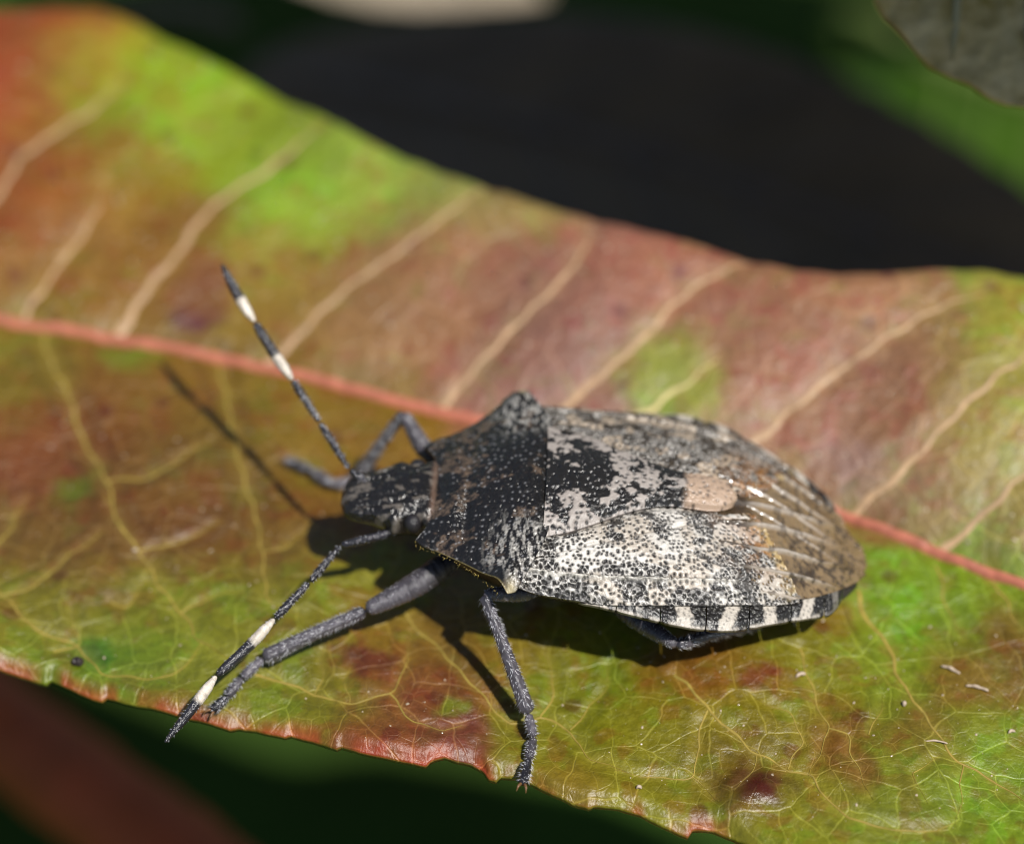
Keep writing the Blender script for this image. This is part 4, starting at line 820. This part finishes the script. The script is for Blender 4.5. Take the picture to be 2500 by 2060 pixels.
for nm, sg in (('ant_near', -1), ('ant_far', 1)):
    j = [np.array(p) for p in J[nm]]
    root_in = j[0] + np.array([.30, -sg * .22, -.02])
    a, h0 = limb('antenna', [root_in, j[0], j[1]], [.10, .115, .12, .09], bug, [(0, DK), (1, DK)], 200, 40, .05)
    hs = [(h0, a)]
    mids = lambda p, q, f: p + (q - p) * f
    def joint(p, q): return p + (q - p) * .02
    o, h = limb('antenna_segment', [joint(j[1], j[2]), mids(j[1], j[2], .5), j[2]], [.055, .085, .09, .10, .07], a, [(0, DK), (1, DK)], 201, 80, .06); hs.append((h, o))
    o, h = limb('antenna_segment', [joint(j[2], j[3]), mids(j[2], j[3], .5), j[3]], [.055, .09, .10, .115, .08], a, [(0, DK), (1, DK)], 202, 90, .06); hs.append((h, o))
    o, h = limb('antenna_segment', [joint(j[3], j[4]), j[4], j[5]], [.05, .13, .145, .14, .13, .13, .085], a, [(0, WHT), (.38, WHT), (.44, DK), (1, DK)], 203, 90, .05, .012); hs.append((h, o))
    o, h = limb('antenna_segment', [joint(j[5], j[6]), j[6], j[7]], [.05, .13, .145, .135, .12, .09, .03], a, [(0, WHT), (.36, WHT), (.42, DK), (1, DK)], 204, 110, .05, .012); hs.append((h, o))
    for h, par in hs:
        if h:
            par2 = a
            b_ = build('bristles', h[0], h[1], M_hair, par2); b_['kind'] = 'stuff'

def make_leg(nm, side, femr=.30, tibr=.17, seed=300, ribs=0.02, mid=None):
    j = [np.array(p) for p in J[nm]]
    out_ = np.array([0, 0, .12])
    leg, h1 = limb('leg', [j[0], j[1], j[2]], [femr * .75, femr, femr * .98, femr * .8, femr * .55], bug, [(0, GRY * .35), (.3, GRY * .6), (1, GRY)], seed, 650, .035, .035, 24)
    ti, h2 = limb('tibia', [j[2], j[2] * .5 + j[3] * .5 + out_ * .4, j[3]], [tibr * .9, tibr * .85, tibr * .9, tibr * 1.05, tibr * 1.25], leg, [(0, DK * 2), (.15, GRY), (1, GRY * .9)], seed + 1, 340, .10, .02, 20, ribs)
    hh = [h1, h2]
    for k in range(3):
        p, q = j[3 + k], j[4 + k]
        tcol = [GRY * 1.6, GRY * .9, DK][k]
        o, h = limb('tarsus_segment', [p, p * .5 + q * .5, q], [.10, .125, .135, .12], leg, [(0, tcol), (1, tcol * .7)], seed + 3 + k, 70, .09, .02, 14); hh.append(h)
    tip = j[6]; d = j[6] - j[5]; d /= np.linalg.norm(d); sd = np.cross(d, [0, 0, 1.0]); sd /= np.linalg.norm(sd) + 1e-9
    for sg in (-1, 1):
        V, F, tv, _ = tube([tip - d * .05 + sd * sg * .04, tip + d * .10 + sd * sg * .10 + [0, 0, .03], tip + d * .20 + sd * sg * .12 - [0, 0, .07]], [.045, .035, .008], 8, .02)
        build('claw', V, F, M_limb, leg, color=np.tile([.16, .08, .03, .3], (len(V), 1)))
    for h in hh:
        b_ = build('bristles', h[0], h[1], M_hair, leg); b_['kind'] = 'stuff'
for k, (nm, side, fr, tr_) in enumerate([('front_near', -1, .34, .19), ('mid_near', -1, .25, .165), ('hind_near', -1, .27, .17), ('front_far', 1, .26, .16), ('mid_far', 1, .26, .16), ('hind_far', 1, .27, .16)]):
    make_leg(nm, side, fr, tr_, 300 + 20 * k)

# ------------------------------------------------------------------ lint and grit lying on the leaf
SP = [[7.528, -9.417, 0.054], [11.494, -9.028, -0.194], [12.108, -9.705, -0.132], [10.833, -11.562, 0.016], [3.204, -13.024, -0.13], [-10.25, -4.909, -0.055], [10.183, -10.262, -0.089], [12.855, -11.103, -0.221], [-11.426, -8.766, -0.304]]
M_lint = mat_plain('pale_lint', (.42, .33, .24), .5, .2, 8)
M_grit = mat_plain('dark_grit', (.03, .022, .02), .4, .5, 8, bump=.5)
labs = ['plump pale lint flake on the leaf below the tail of the bug', 'pale straight lint fibre on the leaf beyond the tail of the bug', 'curved pinkish lint fibre on the leaf beside a reddish patch', 'thin straight white lint fibre across a yellow vein', 'tiny pale lint flake at the leaf rim beside the purple blister', 'tiny pale lint flake between brown veins beside the antenna shadow', 'small white lint flake near the curved pinkish fibre', 'pale lint flake by the tail-side vein of the leaf']
dims = [(.30, .07, .4), (.55, .06, -.5), (.62, .06, -.3), (.62, .035, -.1), (.14, .06, 0), (.16, .07, .2), (.16, .08, 1), (.2, .06, .3)]
for (p, lb, (L_, r_, a_)) in zip(SP[:8], labs, dims):
    z0 = float(leaf_surface(np.array([p[0]]), np.array([p[1]]))[0]); d = np.array([math.cos(a_), math.sin(a_), 0]) * L_ / 2
    q = np.array([p[0], p[1], z0 + r_ * .6])
    V, F, _, _ = tube([q - d, q + np.array([0, .06, .02]), q + d], [r_ * .4, r_ * .75, r_ * .5], 8, .03, rough=r_ * .5, ns=6)
    tag(build('lint', V, F, M_lint), lb, 'lint')
p = SP[8]; z0 = float(leaf_surface(np.array([p[0]]), np.array([p[1]]))[0])
V, F, _, _ = tube([(p[0] - .16, p[1], z0 + .05), (p[0], p[1] + .04, z0 + .09), (p[0] + .17, p[1] + .05, z0 + .06)], [.09, .13, .10], 12, .02, rough=.06, ns=7)
tag(build('grit', V, F, M_grit), 'small dark grit crumb near the toothed edge of the leaf', 'grit')
